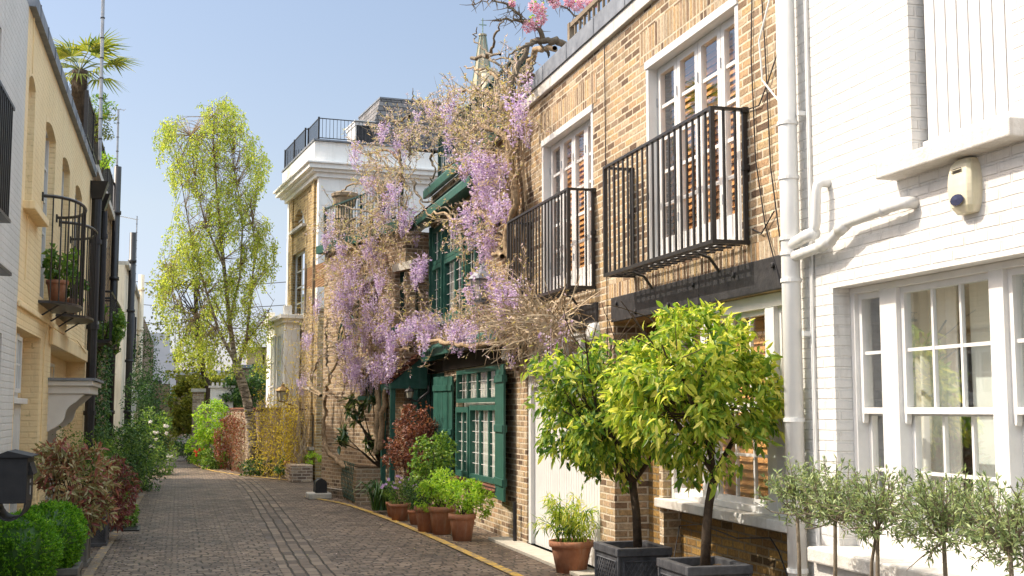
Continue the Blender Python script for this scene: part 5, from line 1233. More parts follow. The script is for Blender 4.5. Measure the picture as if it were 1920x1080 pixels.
q = onX(906, 545, 3.5); lantern('lantern', 'large grey lantern half buried in wisteria beside the green bay window', (q.x, q.y, q.z - .12), .30, 'lead', arm=(4.0, q.y, q.z - .2))
q = onY(530, 752, 29.2); lantern('lantern', 'brass six sided lantern above the yellow climber', (q.x, q.y, q.z), .28, 'bronze', arm=(q.x + .55, q.y, q.z - .1))

# street vent: small dark hood on a stone base
c = onZ(598, 936, 0); t = thing('street_vent', 'small black hooded vent on a stone block at the house corner', 'vent', c)
m = MB(); m.box(c.x - .2, c.x + .22, c.y - .1, c.y + .4, 0, .11); m.build('base', 'stone', t, bevel=.02)
m = MB(); k = 10; pts = [(c.x - .06, .111), (c.x + .13, .111), (c.x + .13, .26)] + [(c.x + .035 + .095 * math.cos(PI * i / k / 1), .26 + .09 * math.sin(PI * i / k)) for i in range(1, k + 1)]; m.prism(pts, 'y', c.y - .02, c.y + .3); m.build('hood', 'black_plastic', t, bevel=.01)
# pot on the far side and planting along the garden wall
c = onZ(557, 898, 0); pot('plant_pot', 'round terracotta pot at the foot of the garden wall by the villa', 'pot', (c.x, c.y, 0), .3, .42, group='terracotta pots')

# ================================================================== LEFT PLANTING
random.seed(31)
# letter box on its post
q = onY(50, 905, 7.3); t = thing('letter_box', 'black metal letter box with pitched lid on a post in the left foreground', 'letter box', (q.x - .1, 7.4, 0))
x1 = q.x + .0; x0 = x1 - .17; zt = onY(50, 858, 7.3).z; zb = onY(50, 944, 7.3).z; ya, yb = 7.3, 7.62
m = MB(); m.box(x0, x1, ya, yb, zb, zt); m.build('body', 'letterbox', t, bevel=.004)
m = MB(); xm = (x0 + x1) / 2 - .02
m.prism([(x0 - .012, zt + .001), (x1 + .022, zt + .001), (x1 + .022, zt + .007), (xm, zt + .037), (x0 - .012, zt + .007)], 'y', ya - .012, yb + .012); m.build('lid', 'letterbox', t)
m = MB(); m.prism([(x1 + .001, zt - .03), (x1 + .001, zt - .10), (x1 + .028, zt - .095), (x1 + .006, zt - .03)], 'y', ya + .05, yb - .05); m.build('flap', 'letterbox', t)
m = MB(); m.box(x1 + .001, x1 + .003, ya + .13, yb - .13, zt - .145, zt - .125); m.box(x1 + .001, x1 + .003, ya + .15, ya + .165, zt - .21, zt - .16); m.box(x1 + .001, x1 + .003, ya + .18, ya + .19, zt - .215, zt - .165); m.build('name_plate', 'steel', t)
m = MB(); k = 12; r0 = .075
for i in range(k):   # curved newspaper holder
    a0, a1 = PI * i / k, PI * (i + 1) / k; cx, cz = (x0 + x1) / 2, zb - .001
    P = lambda a, r: (cx + r * math.cos(a), cz - .05 * 0 - r * 1.15 * math.sin(a))
    A, B, C_, D = P(a0, r0 + .008), P(a1, r0 + .008), P(a1, r0), P(a0, r0)
    m.hexa([(A[0], ya, A[1]), (B[0], ya, B[1]), (C_[0], ya, C_[1]), (D[0], ya, D[1]), (A[0], yb, A[1]), (B[0], yb, B[1]), (C_[0], yb, C_[1]), (D[0], yb, D[1])])
m.build('newspaper_holder', 'letterbox', t)
m = MB(); m.box(x0 - .05, x0 - .01, 7.42, 7.5, 0, zt - .03); m.box(x0 - .01, x0 + .002, 7.43, 7.49, zb + .08, zb + .2); m.build('post', 'letterbox', t)
# clipped box balls
def boxball(label, c, r, base):
    t = thing('box_ball', label, 'shrub', base, 0, 'clipped box balls'); m = MB(); c = Vector(c)
    core = MB(); n, k = 18, 12
    for i in range(k + 1):
        for j in range(n):
            a, b = PI * i / k, 2 * PI * j / n; d = Vector((math.sin(a) * math.cos(b), math.sin(a) * math.sin(b), math.cos(a))); core.v.append(tuple(c + d * r * .9 * (1 + .05 * math.sin(5 * b + i) * math.sin(4 * a))))
    for i in range(k):
        for j in range(n): core.f.append((i * n + j, i * n + (j + 1) % n, (i + 1) * n + (j + 1) % n, (i + 1) * n + j))
    core.build('core', 'leaf_dark', t, True)
    for _ in range(1900):   # little sprigs
        d = rdir(); k = 1 + .07 * math.sin(d.x * 9) * math.sin(d.z * 8 + 1) + .04 * math.sin(d.y * 15); p = c + d * r * k * U(.86, .97)
        dd = (d + rdir() * .45 + Vector((0, 0, .35))).normalized()
        for _ in range(7): m.leaf(p + dd * U(0, .05), dd + rdir() * .8, rdir(), U(.02, .034), U(.010, .016), droop=0)
    m.build('leaves', 'leaf_box', t)
c1 = onY(36, 1034, 11.2); c2 = onY(88, 1012, 11.9); c3 = onY(112, 990, 12.4)
boxball('clipped green box ball nearest the letter box post', c1, .31, (c1.x, c1.y, .25)); boxball('larger clipped box ball behind the nearest one', c2, .30, (c2.x, c2.y, .25)); boxball('rear clipped box ball touching the reddish shrub', c3, .20, (c3.x, c3.y, .3))
square_planter('square grey planter with box balls at the left front', c1.x - .28, c1.x + .22, 10.95, 11.45, .12, 'grey_planter', False); square_planter('square grey planter under the rear box ball', c2.x - .2, c2.x + .27, 11.7, 12.25, .2, 'grey_planter', False)
c = onZ(163, 1064, 0); square_planter('tall plain grey planter below the variegated reddish shrub', c.x - .4, c.x - .01, c.y, c.y + .42, .46, 'grey_planter', False)
cb = (c.x - .2, c.y + .25, .44)
ctr = onY(140, 905, cb[1]); bush('photinia', 'large reddish variegated shrub in the plain grey planter', 'shrub', cb, [(ctr, (.42, .42, .40)), (onY(105, 862, cb[1] + .2), (.25, .3, .18)), (onY(165, 960, cb[1] - .15), (.24, .25, .22))], 2300, .085, .03, 'leaf_photinia', clumps=60, jit=.2, stems=10, big=True)
c = onZ(199, 1026, 0); square_planter('black lattice planter beside the yellow line on the left', c.x - .36, c.x - .01, c.y, c.y + .5, .36, 'lead_planter', True)
cb = (c.x - .1, c.y + .4, .34)
bush('red_shrub', 'dark purple red shrub behind the lattice planter', 'shrub', cb, [(onY(222, 915, cb[1] + .6), (.24, .35, .36)), (onY(215, 960, cb[1] + .3), (.2, .3, .2))], 1300, .075, .026, 'leaf_redshrub', clumps=30)
def lb(name, label, px, py, Y, rx, rz, n, L, W, mat, cat='shrub', ry=None, **kw):
    c = onY(px, py, Y); base = (c.x - .05, Y, 0.0); return bush(name, label, cat, base, [(c, (rx * 1.25, (ry or rx) * 1.35, rz * 1.2)), (c + Vector((rx * .35, -.3, -rz * .55)), (rx * .8, rx, rz * .6))], int(n * 1.7), L, W, mat, **kw)
lb('shrub', 'loose light green shrub behind the reddish variegated one', 165, 845, 18.2, .42, .35, 1100, .05, .018, 'leaf_mid', clumps=26)
lb('shrub', 'dark green leafy shrub above the purple red shrub', 222, 845, 21, .45, .42, 1500, .07, .03, 'leaf_dark', clumps=30)
lb('shrub', 'trailing bright green ivy at the kerb below the red shrub', 232, 955, 18.0, .16, .26, 600, .05, .035, 'leaf_mid', clumps=16)
lb('shrub', 'rounded dark shrub midway along the left row', 258, 868, 25.5, .42, .5, 1400, .07, .03, 'leaf_dark', clumps=26)
lb('shrub', 'glossy green shrub before the second canopy', 243, 850, 23.5, .4, .5, 1300, .07, .03, 'leaf_mid', clumps=26)
lb('rose_bush', 'rose bush with white flowers on the left row', 285, 835, 32, .5, .75, 1600, .075, .035, 'leaf_mid', clumps=26)
tr = lb('climber', 'tall green climber along the far cream wall', 278, 770, 36.5, .55, 1.15, 2200, .09, .04, 'leaf_dark', clumps=40)
lb('climber', 'dark climber high on the far left wall', 272, 700, 42, .45, 1.2, 1200, .1, .045, 'leaf_dark', clumps=26)
lb('shrub', 'olive green shrub at the far left bend', 300, 810, 46, .5, .8, 1000, .09, .04, 'leaf_autumn', clumps=20)
t0 = [o for o in bpy.data.objects if o.name.startswith('rose_bush')][0]; c = onY(285, 835, 32)
for _ in range(16):
    m = MB(); p = c + Vector((U(-.1, .5), U(-.5, -.3), U(-.6, .6)))
    for _ in range(9): m.leaf(p, rdir(), rdir(), .06, .05, droop=0)
    m.build1('flower', 'petal_white', t0)
# climber at the yellow/brick boundary
t = thing('climber', 'dark ivy-like climber beside the black downpipe left', 'plant', (XL + .15, 23.9, 0)); m = MB(); mm = MB()
for i in range(5): mm.tube([(XL + .1, 23.8 + U(-.2, .3), 0), (XL + .12, 23.9 + U(-.3, .3), 1.3), (XL + .1, 23.9 + U(-.4, .4), U(2, 2.7))], .012, 5, False)
for _ in range(1500):
    z = U(.3, 2.75); p = Vector((XL + U(.05, .35), 24.1 + random.gauss(0, .45), z)); m.leaf(p, rdir() + Vector((.5, -.4, -.3)), Vector((.4, -.4, .5)) + rdir() * .5, U(.06, .1), U(.03, .05))
m.build('leaves', 'leaf_dark', t); mm.build('stems', 'bark_dark', t)
for px, py, Y, lab in ((258, 920, 24.5, 'small terracotta pot on the left beside the yellow line'), (262, 905, 27, 'second small terracotta pot on the left, farther along')):
    c = onZ(px, py, 0); pot('plant_pot', lab, 'pot', (c.x - .12, c.y, 0), .14, .34, group='terracotta pots')
# pots on the yellow house balcony
for y, z, s, lab in ((15.75, 2.95, 1, 'terracotta pot with geranium on the nearer curved balcony'), (17.7, 2.95, .8, 'smaller geranium pot on the farther curved balcony')):
    pot('plant_pot', lab, 'pot', (XL + .14, y, z - .05), .13 * s, .26 * s, group='balcony pots')
    bush('geranium', lab.replace('terracotta pot with geranium', 'leafy geranium in its pot').replace('smaller geranium pot', 'smaller leafy geranium'), 'plant', (XL + .14, y, z + .2 * s), [((XL + .16, y + .1, z + .42 * s), (.2 * s, .26 * s, .24 * s))], 260, .08, .075, 'leaf_mid', clumps=20, stems=6, sr=.006)
for y, lab in ((24.2, 'trailing plant in the first black box balcony'), (26.3, 'trailing plant in the second black box balcony')):
    bush('balcony_plant', lab, 'plant', (XL + .2, y, 2.86), [((XL + .3, y, 3.2), (.22, .45, .4))], 420, .09, .07, 'leaf_mid', clumps=18)
# palm on the roof
q = onY(147, 205, 22); t = thing('palm', 'fan palm with shaggy trunk growing on the left roof terrace', 'palm', (q.x, 22, 5.7)); top = onY(150, 132, 22)
m = MB(); m.tube([(q.x, 22, 5.7), (q.x, 22, 6.3), (top.x, 22, top.z)], [.10, .12, .13], 10); mk = MB()
for _ in range(420): z = U(6.1, top.z); a = U(0, 2 * PI); mk.leaf(Vector((q.x + .11 * math.cos(a), 22 + .11 * math.sin(a), z)), Vector((math.cos(a), math.sin(a), -1.2)), Vector((0, 0, 1)), .14, .012)
m.build('trunk', 'bark_dark', t, True); mk.build('fibre', 'bark_dark', t)
m = MB(); st = MB()
for i in range(17):
    a = 2 * PI * i / 17 + U(-.2, .2); el = U(-.35, .95); d = Vector((math.cos(a) * math.cos(el), math.sin(a) * math.cos(el), math.sin(el))); L = U(.35, .6); hub = top + d * L - Vector((0, 0, .06)); st.tube([top, top + d * L * .5 + Vector((0, 0, .02)), hub], .009, 4, False)
    sd = d.cross(Vector((0, 0, 1))).normalized(); n = sd.cross(d)
    for k in range(17):
        b = -1.5 + 3.0 * k / 16; dd = (d * math.cos(b) + sd * math.sin(b)).normalized(); m.leaf(hub, dd, n, U(.45, .62) * (1 - .12 * abs(b)), .04, fold=.15, droop=U(.15, .45))
m.build('fronds', 'leaf_palm', t); st.build('leaf_stalks', 'leaf_palm', t)
for px, py, Y, n, mt, lab in ((190, 205, 23, 500, 'leaf_mid', 'light green roof shrub below the palm'), (188, 235, 22.5, 260, 'leaf_palm', 'yellowish spiky plant on the roof under the palm'), (200, 300, 24, 160, 'leaf_lime', 'small bright plant on the roof railing')):
    c = onY(px, py, Y); bush('roof_plant', lab, 'plant', (c.x - .2, Y, c.z - .5), [(c, (.28 if n > 200 else .16, .3, .25 if n > 200 else .12))], n, .08, .03, mt, clumps=18)

# ================================================================== FAR TREES
random.seed(77)
# silver birch with weeping crown
YB = 31.15
tp = [onY(*p, YB) for p in ((480, 884), (474, 835), (470, 790), (462, 745), (450, 705), (441, 680))]; tp[0].z = 0
t = thing('birch_tree', 'silver birch with pale leaning trunk and weeping yellow-green crown', 'tree', tp[0]); m = MB()
m.tube(tp, [.15, .125, .12, .115, .12, .10], 10)
limbs = [((441, 680), (430, 600), (420, 500), (410, 400), (402, 300), (398, 200)), ((445, 690), (462, 640), (470, 560), (478, 470), (470, 380)), ((441, 680), (410, 620), (385, 540), (365, 470), (350, 400), (335, 310)), ((430, 600), (450, 520), (455, 420), (440, 320), (435, 230)), ((410, 620), (370, 590), (330, 570), (300, 560)), ((420, 500), (385, 420), (365, 330), (355, 230)), ((462, 640), (495, 600), (515, 560)), ((430, 620), (400, 560), (350, 520), (310, 500))]
anch = []
for i, L in enumerate(limbs):
    off = 0; pts = []
    for j, p in enumerate(L):
        off += U(-.25, .25) if j else 0; pts.append(onY(*p, YB + off))
    r0 = (.07, .05, .045, .035, .022, .03, .022, .02)[i]; m.tube(pts, [r0 * (1 - .85 * j / (len(pts) - 1)) for j in range(len(pts))], 6, False)
    for a, b in zip(pts[0 if i > 3 else 1:], pts[1 if i > 3 else 2:]):
        for _ in range(3): anch.append(a.lerp(b, R()))
m.build('trunk', 'birch', t, True)
ml = MB(); br = MB()
def inbirch(px, py):   # outline of the crown seen in elevation
    prof = [(178, 395, 430), (200, 350, 450), (235, 292, 470), (290, 288, 505), (325, 318, 500), (390, 330, 498), (430, 316, 520), (480, 290, 516), (540, 286, 524), (590, 300, 520), (640, 315, 510), (690, 350, 500)]
    for (y0, a0, b0), (y1, a1, b1) in zip(prof, prof[1:]):
        if y0 <= py <= y1: f = (py - y0) / (y1 - y0); return a0 + (a1 - a0) * f <= px <= b0 + (b1 - b0) * f
    return False
cnt = 0
while cnt < 1200:
    px, py = U(275, 530), U(178, 685)
    if not inbirch(px, py): continue
    # thin the right middle and lower left, as gaps
    gap = math.sin(px * .045 + 1) * math.sin(py * .037) + .55 * math.sin(px * .11 + py * .07)
    if gap < -.06 and R() < .88: continue
    if py > 540 and R() < .35: continue
    cnt += 1
    p = onY(px, py, YB + U(-1.3, 1.3) * (.4 + .6 * R())); a = min(random.sample(anch, 14), key=lambda q: (q - p).length); br.tube([a, a.lerp(p, .6) + Vector((0, 0, .12)), p], [.008, .005, .002], 3, False)
    L = U(.12, .55); e = p + Vector((U(-.12, .12), U(-.12, .12), -L)); br.tube([p, e], .003, 3, False)
    for _ in range(int(30 * L) + 14):
        f = R(); ml.leaf(p.lerp(e, f) + rv() * .09, rdir() + Vector((0, 0, -.9)), rdir() + Vector((0, 0, .4)), U(.042, .068), U(.03, .048))
ml.build('leaves', 'leaf_birch', t); br.build('branches', 'bark_tan', t)
# second tree with curved dark trunk behind, yellowish crown
def loosetree(name, label, tr_px, Y, crown_px, n, L, W, mat, r0, spread=1.0, lobes=26):
    tp = [onY(*p, Y) for p in tr_px]; tp[0].z = max(0, tp[0].z) if tp[0].z < .6 else tp[0].z; base = tp[0].copy(); base.z = 0
    t = thing(name, label, 'tree', base); m = MB(); m.tube([base] + tp if tp[0].z > .05 else tp, [r0 * (1 - .6 * i / len(tp)) for i in range(len(tp) + (1 if tp[0].z > .05 else 0))], 8, False); ml = MB()
    for (cx, cy, rx, ry) in crown_px:
        c = onY(cx, cy, Y); sx = rx / F * Y * 1.03; sz = ry / F * Y * 1.03; k = max(3, lobes)
        cl = [rv() for _ in range(k)]
        for v in cl[:10]: p = c + Vector((v.x * sx, v.y * sx, v.z * sz)); a = random.choice(tp[-3:]); m.tube([a, a.lerp(p, .5) + rv() * .15, p], [r0 * .25, r0 * .15, r0 * .05], 4, False)
        for _ in range(n):
            q = random.choice(cl); v = q + rv() * .28 * spread; p = c + Vector((v.x * sx, v.y * sx, v.z * sz)); ml.leaf(p, rdir() + Vector((0, 0, -.4)), rdir() + Vector((0, 0, .6)), L * U(.7, 1.2), W * U(.7, 1.2))
    m.build('trunk', 'bark_dark', t, True); ml.build('leaves', mat, t)
loosetree('tree', 'slender tree with dark curved trunk behind the birch', [(392, 730), (382, 700), (374, 650), (368, 590), (365, 520)], 44, [(345, 600, 60, 60), (400, 650, 65, 50), (330, 530, 45, 50), (380, 690, 60, 30)], 700, .12, .08, 'leaf_autumn', .13, 1.3, 18)
loosetree('tree', 'yellowing shrub tree over the far garden wall', [(365, 810), (368, 780), (372, 750)], 50, [(365, 750, 45, 40), (345, 785, 25, 30), (395, 735, 40, 28), (352, 725, 30, 18), (420, 720, 35, 30)], 1500, .14, .09, 'leaf_autumn', .12, 1.0, 26)
loosetree('tree', 'dark evergreen mass behind the creeper wall', [(470, 760), (470, 740), (468, 720)], 38, [(465, 725, 42, 40), (440, 738, 34, 34), (425, 755, 25, 25)], 2000, .1, .06, 'leaf_dark', .1, 1.0, 30)
# far-right of birch: foliage by the villa corner
# lime shrubs along the garden wall
for px, py, Y, rx, rz, n, mt, lab in ((398, 790, 34.6, .5, .55, 1600, 'leaf_lime', 'bright lime shrub in front of the gate piers'), (382, 840, 35.5, .45, .42, 1200, 'leaf_lime', 'lower lime shrub with red flowers beside the road'), (402, 862, 34.2, .42, .28, 900, 'leaf_mid', 'low green shrub at the foot of the creeper wall'),
      (352, 840, 40, .42, .4, 800, 'leaf_dark', 'dark rounded shrub on the far right kerb'), (372, 860, 38, .35, .3, 700, 'leaf_dark', 'small dark shrub next to the blue-black pots'), (432, 830, 33.6, .4, .7, 900, 'leaf_creeper', 'shadowed red brown shrub against the creeper wall'), (340, 780, 56, .6, .8, 700, 'leaf_autumn', 'pale shrub at the far bend')):
    c = onY(px, py, Y); bush('shrub', lab, 'shrub', (c.x, Y, 0), [(c, (rx, rx, rz))], n, .085, .045, mt, clumps=26)
t0 = [o for o in bpy.data.objects if o.get('label', '').startswith('lower lime shrub')][0]; c = onY(380, 848, 34.9)
for _ in range(8):
    m = MB(); p = c + Vector((U(-.2, .25), 0, U(-.1, .12)))
    for _ in range(8): m.leaf(p, rdir(), rdir(), .06, .05, droop=0)
    m.build1('flower', 'petal_red', t0)
# creeper and yellow climber on the garden walls
def wallplant(name, label, segs, n, zr, mat, L, W, out, stem='twig', hang=True, ns=40):
    a0 = segs[0][0]; t = thing(name, label, 'plant', (*a0, 0)); m = MB(); st = MB()
    for (a, b) in segs:
        A, B = Vector((*a, 0)), Vector((*b, 0)); d = (B - A).normalized(); nn = Vector((-abs(d.y), -abs(d.x), 0)).normalized()
        cols = [(R(), U(*zr)) for _ in range(ns)]
        for f, z in cols: 
            p = A.lerp(B, f) + nn * U(.04, out); st.tube([tuple(p + rv() * .13 * min(1, i_) + Vector((0, 0, z * i_ / 7))) for i_ in range(8)], [.010 - .0009 * i_ for i_ in range(8)], 4, False)
            for _ in range(n // ns):
                zz = z * R() ** .7; q = p + Vector((U(-.12, .12), U(-.12, .12), zz)) + nn * U(0, out); m.leaf(q, rdir() + Vector((0, 0, -.6)) + nn * .4, nn + rdir() * .7, L * U(.7, 1.3), W * U(.7, 1.3))
    m.build('leaves', mat, t); st.build('stems', stem, t)
wallplant('climber', 'yellow leaved climber over the garden wall beside the villa', [((2.72, 29.4), (2.05, 30.8)), ((2.92, 28.2), (2.74, 29.5))], 1700, (1.0, 2.3), 'leaf_yellow', .06, .028, .3, ns=60)
wallplant('climber', 'red creeper covering the sunlit garden wall', [((1.68, 31.7), (1.43, 33.8)), ((1.43, 33.8), (1.37, 36.8))], 800, (1.2, 1.65), 'leaf_creeper', .06, .04, .08, ns=40)
wallplant('climber', 'thin yellowish shoots climbing the lower wall of the villa', [((2.95, 28.3), (2.75, 29.8))], 500, (2.0, 4.4), 'leaf_yellow', .06, .025, .35, ns=14)
bush('shrub', 'low green plants in the shade of the birch trunk', 'shrub', (2.0, 30.4, 0), [((1.95, 30.45, .2), (.5, .35, .25)), ((2.5, 29.3, .25), (.3, .3, .25))], 1000, .08, .04, 'leaf_dark', clumps=22)
c = onY(590, 858, 28.0); bush('flowering_plant', 'low flowering plants in the stone planter', 'flower', (c.x, 28.4, .36), [((c.x, 28.4, .5), (.2, .7, .15))], 500, .06, .03, 'leaf_lime', clumps=18)

# ================================================================== WISTERIA
random.seed(101)
def W(px, py, off=.15):
    if px >= 772: return onX(px, py, XR - off)
    if px >= 608: return onA(px, py, off)
    return onT(px, py, off + .2)
wis = thing('wisteria', 'old wisteria with twisted trunks and hanging purple flowers across the brick fronts', 'climber', (3.9, 15.0, 0))
m = MB()
def limb(px, r0, r1, off=.15, wob=.04, sub=6, n=7):
    pts = [W(x, y, off) for x, y in px]; P = []
    for i in range(len(pts) - 1):
        p0, p1, p2, p3 = [pts[max(0, min(len(pts) - 1, j))] for j in (i - 1, i, i + 1, i + 2)]
        for k in range(sub):
            t = k / sub; P.append(.5 * ((2 * p1) + (p2 - p0) * t + (2 * p0 - 5 * p1 + 4 * p2 - p3) * t * t + (3 * p1 - p0 - 3 * p2 + p3) * t ** 3) + rv() * wob)
    P.append(pts[-1]); L = len(P); m.tube(P, [(r0 + (r1 - r0) * i / (L - 1)) * U(.85, 1.15) for i in range(L)], n, False); return P
LP = []
for k in range(6):
    dx = U(-14, 14); LP += limb([(972 + dx * .4, 640), (962 + dx, 560), (955 - dx * .6, 460), (962 + dx * .7, 370), (955 - dx * .5, 280), (962 + dx * .6, 200)], U(.035, .065), U(.02, .035), U(.08, .22), .03)
for pts, a, b, off in ([[(955, 260), (905, 235), (870, 250), (830, 225), (800, 205)], .04, .012, .2], [[(945, 205), (920, 175), (880, 172), (850, 168)], .04, .012, .1], [[(960, 200), (985, 150), (1003, 95), (1040, 90)], .05, .03, -.1], [[(960, 190), (925, 140), (900, 130), (870, 125)], .03, .008, 0],
      [[(930, 420), (895, 400), (865, 420), (835, 400), (800, 400), (790, 372)], .035, .012, .3], [[(950, 330), (900, 310), (860, 300), (830, 320)], .03, .01, .25], [[(945, 480), (915, 470), (900, 440), (880, 430)], .03, .01, .3],
      [[(980, 650), (930, 642), (880, 650), (830, 640), (785, 650)], .05, .03, .35]): LP += limb(pts, a, b, off)
for pts, a, b, off in ([[(770, 655), (740, 660), (705, 690), (665, 720)], .04, .015, .35], [[(742, 720), (735, 640), (722, 560), (705, 480), (692, 420), (722, 375), (752, 335), (748, 280)], .05, .02, .2], [[(700, 890), (660, 880), (625, 858), (610, 830), (609, 770), (612, 742)], .05, .03, .12], [[(705, 850), (708, 740), (695, 640), (676, 600)], .06, .03, .15],
      [[(712, 840), (722, 740), (735, 680)], .05, .035, .18], [[(612, 735), (625, 690), (645, 650), (640, 600), (622, 560)], .03, .012, .2], [[(722, 375), (700, 350), (670, 345), (640, 360)], .03, .01, .2], [[(705, 480), (670, 470), (640, 440), (625, 400)], .028, .008, .25], [[(735, 640), (700, 610), (660, 600), (630, 570)], .03, .01, .3], [[(748, 300), (720, 280), (690, 290), (660, 280)], .03, .008, .2], [[(735, 460), (752, 430), (762, 390), (760, 340)], .025, .008, .2]): LP += limb(pts, a, b, off)
for pts, a, b in ([[(600, 742), (585, 720), (590, 690), (603, 668)], .035, .02], [[(600, 740), (570, 728), (560, 715)], .025, .01], [[(600, 690), (590, 620), (575, 560)], .015, .006]): LP += limb(pts, a, b, .15)
for q_ in m.pieces(): q_.build1('trunk', 'bark_tan', wis, True)
mdk = MB(); msave = m

m = mdk
for _ in range(34):
    cx, cy = random.choice([(860, 225), (780, 250), (720, 340), (730, 425), (655, 450), (690, 580), (900, 420), (620, 640), (935, 120)]); x, y = cx + U(-60, 60), cy + U(-40, 40); px = [(x, y)]; an = U(0, 6.3)
    for _ in range(4): an += U(-.9, .9); x += 22 * math.cos(an); y += 20 * math.sin(an); px.append((x, y))
    lo, hi = (774, 1000) if px[0][0] > 772 else (612, 768)
    px = [(max(lo, min(hi, q[0])), q[1]) for q in px]; limb(px, U(.014, .03), .006, U(.1, .4), .035, 4, 6)
m.build1('gnarled_branches', 'bark_grey', wis, True)
twm, brm = MB(), MB(); RAC = []
def twigzone(cx, cy, rx, ry, nt_, nr, off=(.05, .45), L=(.2, .5), bract=10, droop=.0, bare=False):
    for _ in range(nt_):
        v = rv(); px, py = cx + v.x * rx, cy + v.y * ry; p = W(px, py, U(*off)); d = (rdir() + Vector((-.3, -.2, .1 - droop))).normalized(); l = U(*L); P = [p]
        for _ in range(4): d = (d + rdir() * .42 + Vector((0, 0, -droop * .2))).normalized(); P.append(P[-1] + d * l / 4)
        r = U(.004, .008) if not bare else U(.005, .012)
        twm.tube(P, [r, r * .9, r * .75, r * .6, r * .4], 3, False)
        if R() < .5:
            q = P[2]; dd = (d + rdir() * .8).normalized(); twm.tube([q, q + dd * l * .3, q + dd * l * .5 + rv() * .04], [r * .7, r * .5, r * .3], 3, False)
        for _ in range(bract if not bare else 1):
            f = U(.3, 1) * 4; i = min(3, int(f)); q = P[i].lerp(P[i + 1], f - i); brm.leaf(q + rv() * .02, d + rdir() * 1.1, rdir() + Vector((0, 0, .4)), U(.03, .075), U(.012, .022), droop=.2)
    k = 0
    while k < nr:
        v = rv(); px, py = cx + v.x * rx, cy + v.y * ry; q = W(px, py, U(off[0] + .1, off[1] + .12))
        for _ in range(random.randint(2, 6)):
            t_ = U(-1, 1); RAC.append((q + Vector((U(-.08, .05), t_ * .3, t_ * -.06 + U(-.10, .10))), U(.7, 1.45))); k += 1
            dd = Vector((U(-.1, .1), U(-.2, .2), .1)); twm.tube([RAC[-1][0] + dd, RAC[-1][0]], .004, 3, False)
Z = [(865, 215, 85, 60, 190, 12), (775, 250, 65, 50, 110, 10), (725, 345, 55, 55, 130, 10), (655, 455, 50, 55, 100, 16), (730, 425, 60, 60, 150, 20), (690, 585, 85, 60, 130, 44), (735, 660, 80, 38, 70, 44), (830, 610, 75, 26, 60, 54), (930, 540, 60, 35, 120, 26),
     (905, 300, 62, 42, 110, 24), (885, 430, 55, 55, 80, 14), (675, 510, 60, 45, 90, 22), (955, 190, 40, 70, 110, 6), (935, 345, 38, 40, 40, 20), (780, 520, 28, 50, 20, 8), (660, 700, 40, 30, 30, 16), (625, 420, 25, 35, 30, 4), (632, 530, 22, 55, 50, 14), (650, 650, 35, 40, 40, 14), (690, 295, 40, 30, 40, 4)]
for z in Z: twigzone(*z)
twigzone(1000, 605, 75, 42, 420, 3, (.1, .55), (.25, .6), 1, .25, True); twigzone(930, 590, 60, 35, 150, 5, (.1, .5), (.2, .45), 3, .1)
twigzone(588, 620, 20, 80, 70, 7, (.0, .3), (.2, .5), 8, .1); twigzone(585, 710, 25, 45, 50, 6, (.0, .3), (.2, .4), 6, .1)
for _ in range(110):   # thin hanging stems against the wall
    px = random.choice([U(945, 985), U(640, 740)]); py = U(220, 620) if px > 900 else U(480, 800); p = W(px, py, U(.03, .12)); twm.tube([p, p + Vector((U(-.03, .03), U(-.1, .1), -U(.2, .5))), p + Vector((U(-.03, .03), U(-.3, .3), -U(.5, .9)))], U(.004, .010), 3, False)
twm.build('twigs', 'twig', wis); brm.build('young_leaves', 'leaf_bract', wis)
def raceme(mb, c, s):
    L = .25 * s; c = Vector(c); mb.tube([c + Vector((0, 0, .05)), c - Vector((0, 0, L * .5)), c - Vector((0, 0, L))], .003, 3)
    for i in range(64):
        f = i / 63; r = .075 * s * (1 - f) ** .8 + .008; a = U(0, 2 * PI); p = Vector(c) + Vector((math.cos(a) * r * U(.4, 1), math.sin(a) * r * U(.4, 1), -L * f + U(-.01, .01)))
        d = Vector((math.cos(a), math.sin(a), U(-.4, .3))); mb.leaf(p, d, rdir(), U(.026, .04) * (1.1 - .5 * f), U(.02, .03), droop=.1)
protos = []
for k in range(3): mm = MB(); raceme(mm, (0, 0, 0), 1); protos.append(mm)
RAC.sort(key=lambda q: -q[1] / (q[0] - CP).length)
meshes = []
for i, (p, s) in enumerate(RAC[:96]):
    lp = p - Vector((3.9, 15.0, 0))
    if i < 3: o = protos[i].build('flower_cluster', 'petal_wisteria', wis, local=True); meshes.append(o)
    else: o = meshes[i % 3].copy(); COL.objects.link(o); o.parent = wis
    o.location = lp; o.scale = (s, s, s); o.rotation_euler = (U(-.2, .2), U(-.2, .2), U(0, 6.3))
mm = MB()
for p, s in RAC[96:]: raceme(mm, p, s)
mm.build('flower_clusters', 'petal_wisteria', wis, kind='stuff')

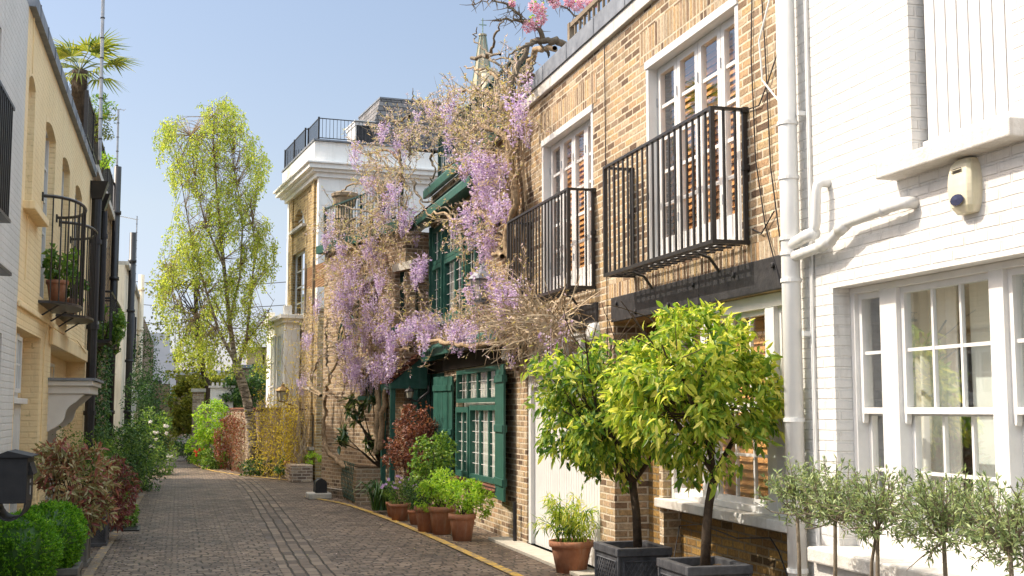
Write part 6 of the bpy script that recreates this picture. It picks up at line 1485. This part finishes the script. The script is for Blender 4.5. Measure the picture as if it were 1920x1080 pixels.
# ---- gnarled cherry on the roof with pink blossom
random.seed(55)
YC = 13.6; t = thing('cherry_tree', 'gnarled roof cherry with hanging pink double blossom against the sky', 'tree', (*onY(1062, 92, YC).xy, 5.5)); m = MB()
def rb(px, r0, r1, wob=.03):
    pts = [onY(x, y, YC + U(-.1, .1)) for x, y in px]; P = []
    for i in range(len(pts) - 1):
        for k in range(4): P.append(pts[i].lerp(pts[i + 1], k / 4) + rv() * wob)
    P.append(pts[-1]); m.tube(P, [r0 + (r1 - r0) * i / (len(P) - 1) for i in range(len(P))], 7, False); return P
rb([(1062, 120), (1062, 92), (1040, 75), (1010, 75), (990, 85), (975, 120)], .05, .03); A = rb([(1018, 75), (1015, 55), (985, 42), (960, 36), (925, 38)], .035, .010); B = rb([(985, 42), (965, 20), (945, 5), (920, -2), (885, 8)], .02, .005); C2 = rb([(1040, 75), (1025, 90), (1030, 105)], .02, .008); rb([(1010, 78), (1020, 95), (1028, 108)], .018, .006)
D2 = rb([(1090, 40), (1060, 15), (1030, 2), (1005, -10)], .012, .004, .02); rb([(1000, 78), (965, 95), (945, 110)], .022, .006); rb([(975, 120), (960, 150), (955, 190)], .04, .05)
m.build('trunk', 'bark_grey', t, True)
m = MB()
for q in A[3:] + B + D2:
    for _ in range(3): e = q + rdir() * U(.08, .22); m.tube([q, q.lerp(e, .5) + rv() * .02, e], [.006, .004, .002], 4, False)
m.build('twigs', 'bark_grey', t)
m = MB(); lm = MB()
for px, py, r in ((1003, 45, .075), (990, 50, .06), (1012, 18, .07), (1000, 12, .06), (1015, 35, .06), (1040, 5, .06), (1080, 12, .06), (1092, 5, .06), (1065, 3, .05), (960, 8, .03), (1110, 8, .05)):
    c = onY(px, py, YC - .05)
    for _ in range(110): d = rdir(); p = c + d * r * (R() ** .4); m.leaf(p, d + rdir() * .6, rdir(), U(.025, .04), U(.022, .034), droop=.1)
    for _ in range(6): lm.leaf(c + Vector((U(-.05, .05), U(-.05, .05), U(.02, .1))), rdir() + Vector((0, 0, .3)), rdir(), .06, .03)
m.build('blossom', 'petal_pink', t); lm.build('leaves', 'leaf_lime', t)

# ---- fallen petals and leaf litter on the setts
random.seed(5); m = MB()
for _ in range(420):
    x = U(-.9, 3.9); y = U(10.5, 30)
    if R() < .6: x = random.choice([U(2.6, 3.9), U(-1.0, -.4)])
    m.leaf(Vector((x, y, .022)), Vector((U(-1, 1), U(-1, 1), .05)), Vector((0, 0, 1)), U(.02, .05), U(.012, .03), fold=.05, droop=.05)
m.build('leaf_litter', 'leaf_bract', kind='stuff')

c = onZ(233, 993, 0); t = thing('drain_cover', 'dark iron drain grating in the setts near the lattice planter on the left', 'drain', (c.x, c.y, .004)); m = MB()
m.box(c.x - .2, c.x + .2, c.y - .3, c.y - .26, .006, .022); m.box(c.x - .2, c.x + .2, c.y + .26, c.y + .3, .006, .022); m.box(c.x - .2, c.x - .17, c.y - .26, c.y + .26, .006, .022); m.box(c.x + .17, c.x + .2, c.y - .26, c.y + .26, .006, .022)
for i in range(9): m.box(c.x - .17, c.x + .17, c.y - .24 + i * .055, c.y - .215 + i * .055, .007, .019)
m.build('grating', 'black_iron', t)

# ---- wires slung across the far lane
for i, (z0, z1, lab) in enumerate(((7.2, 7.0, 'highest wire slung across the far lane'), (6.3, 6.2, 'middle wire slung across the far lane'), (5.6, 5.3, 'lowest wire slung across the far lane'))):
    m = MB(); A = Vector((XL - .5, 56 + i, z0)); B = Vector((6.0, 50 + i * 2, z1)); m.tube([A.lerp(B, k / 10) - Vector((0, 0, .25 * (1 - (k / 5 - 1) ** 2))) for k in range(11)], .018, 4, False)
    tag(m.build('overhead_wire', 'black_plastic', loc=tuple(A)), lab, 'wire', 'wires across the lane')
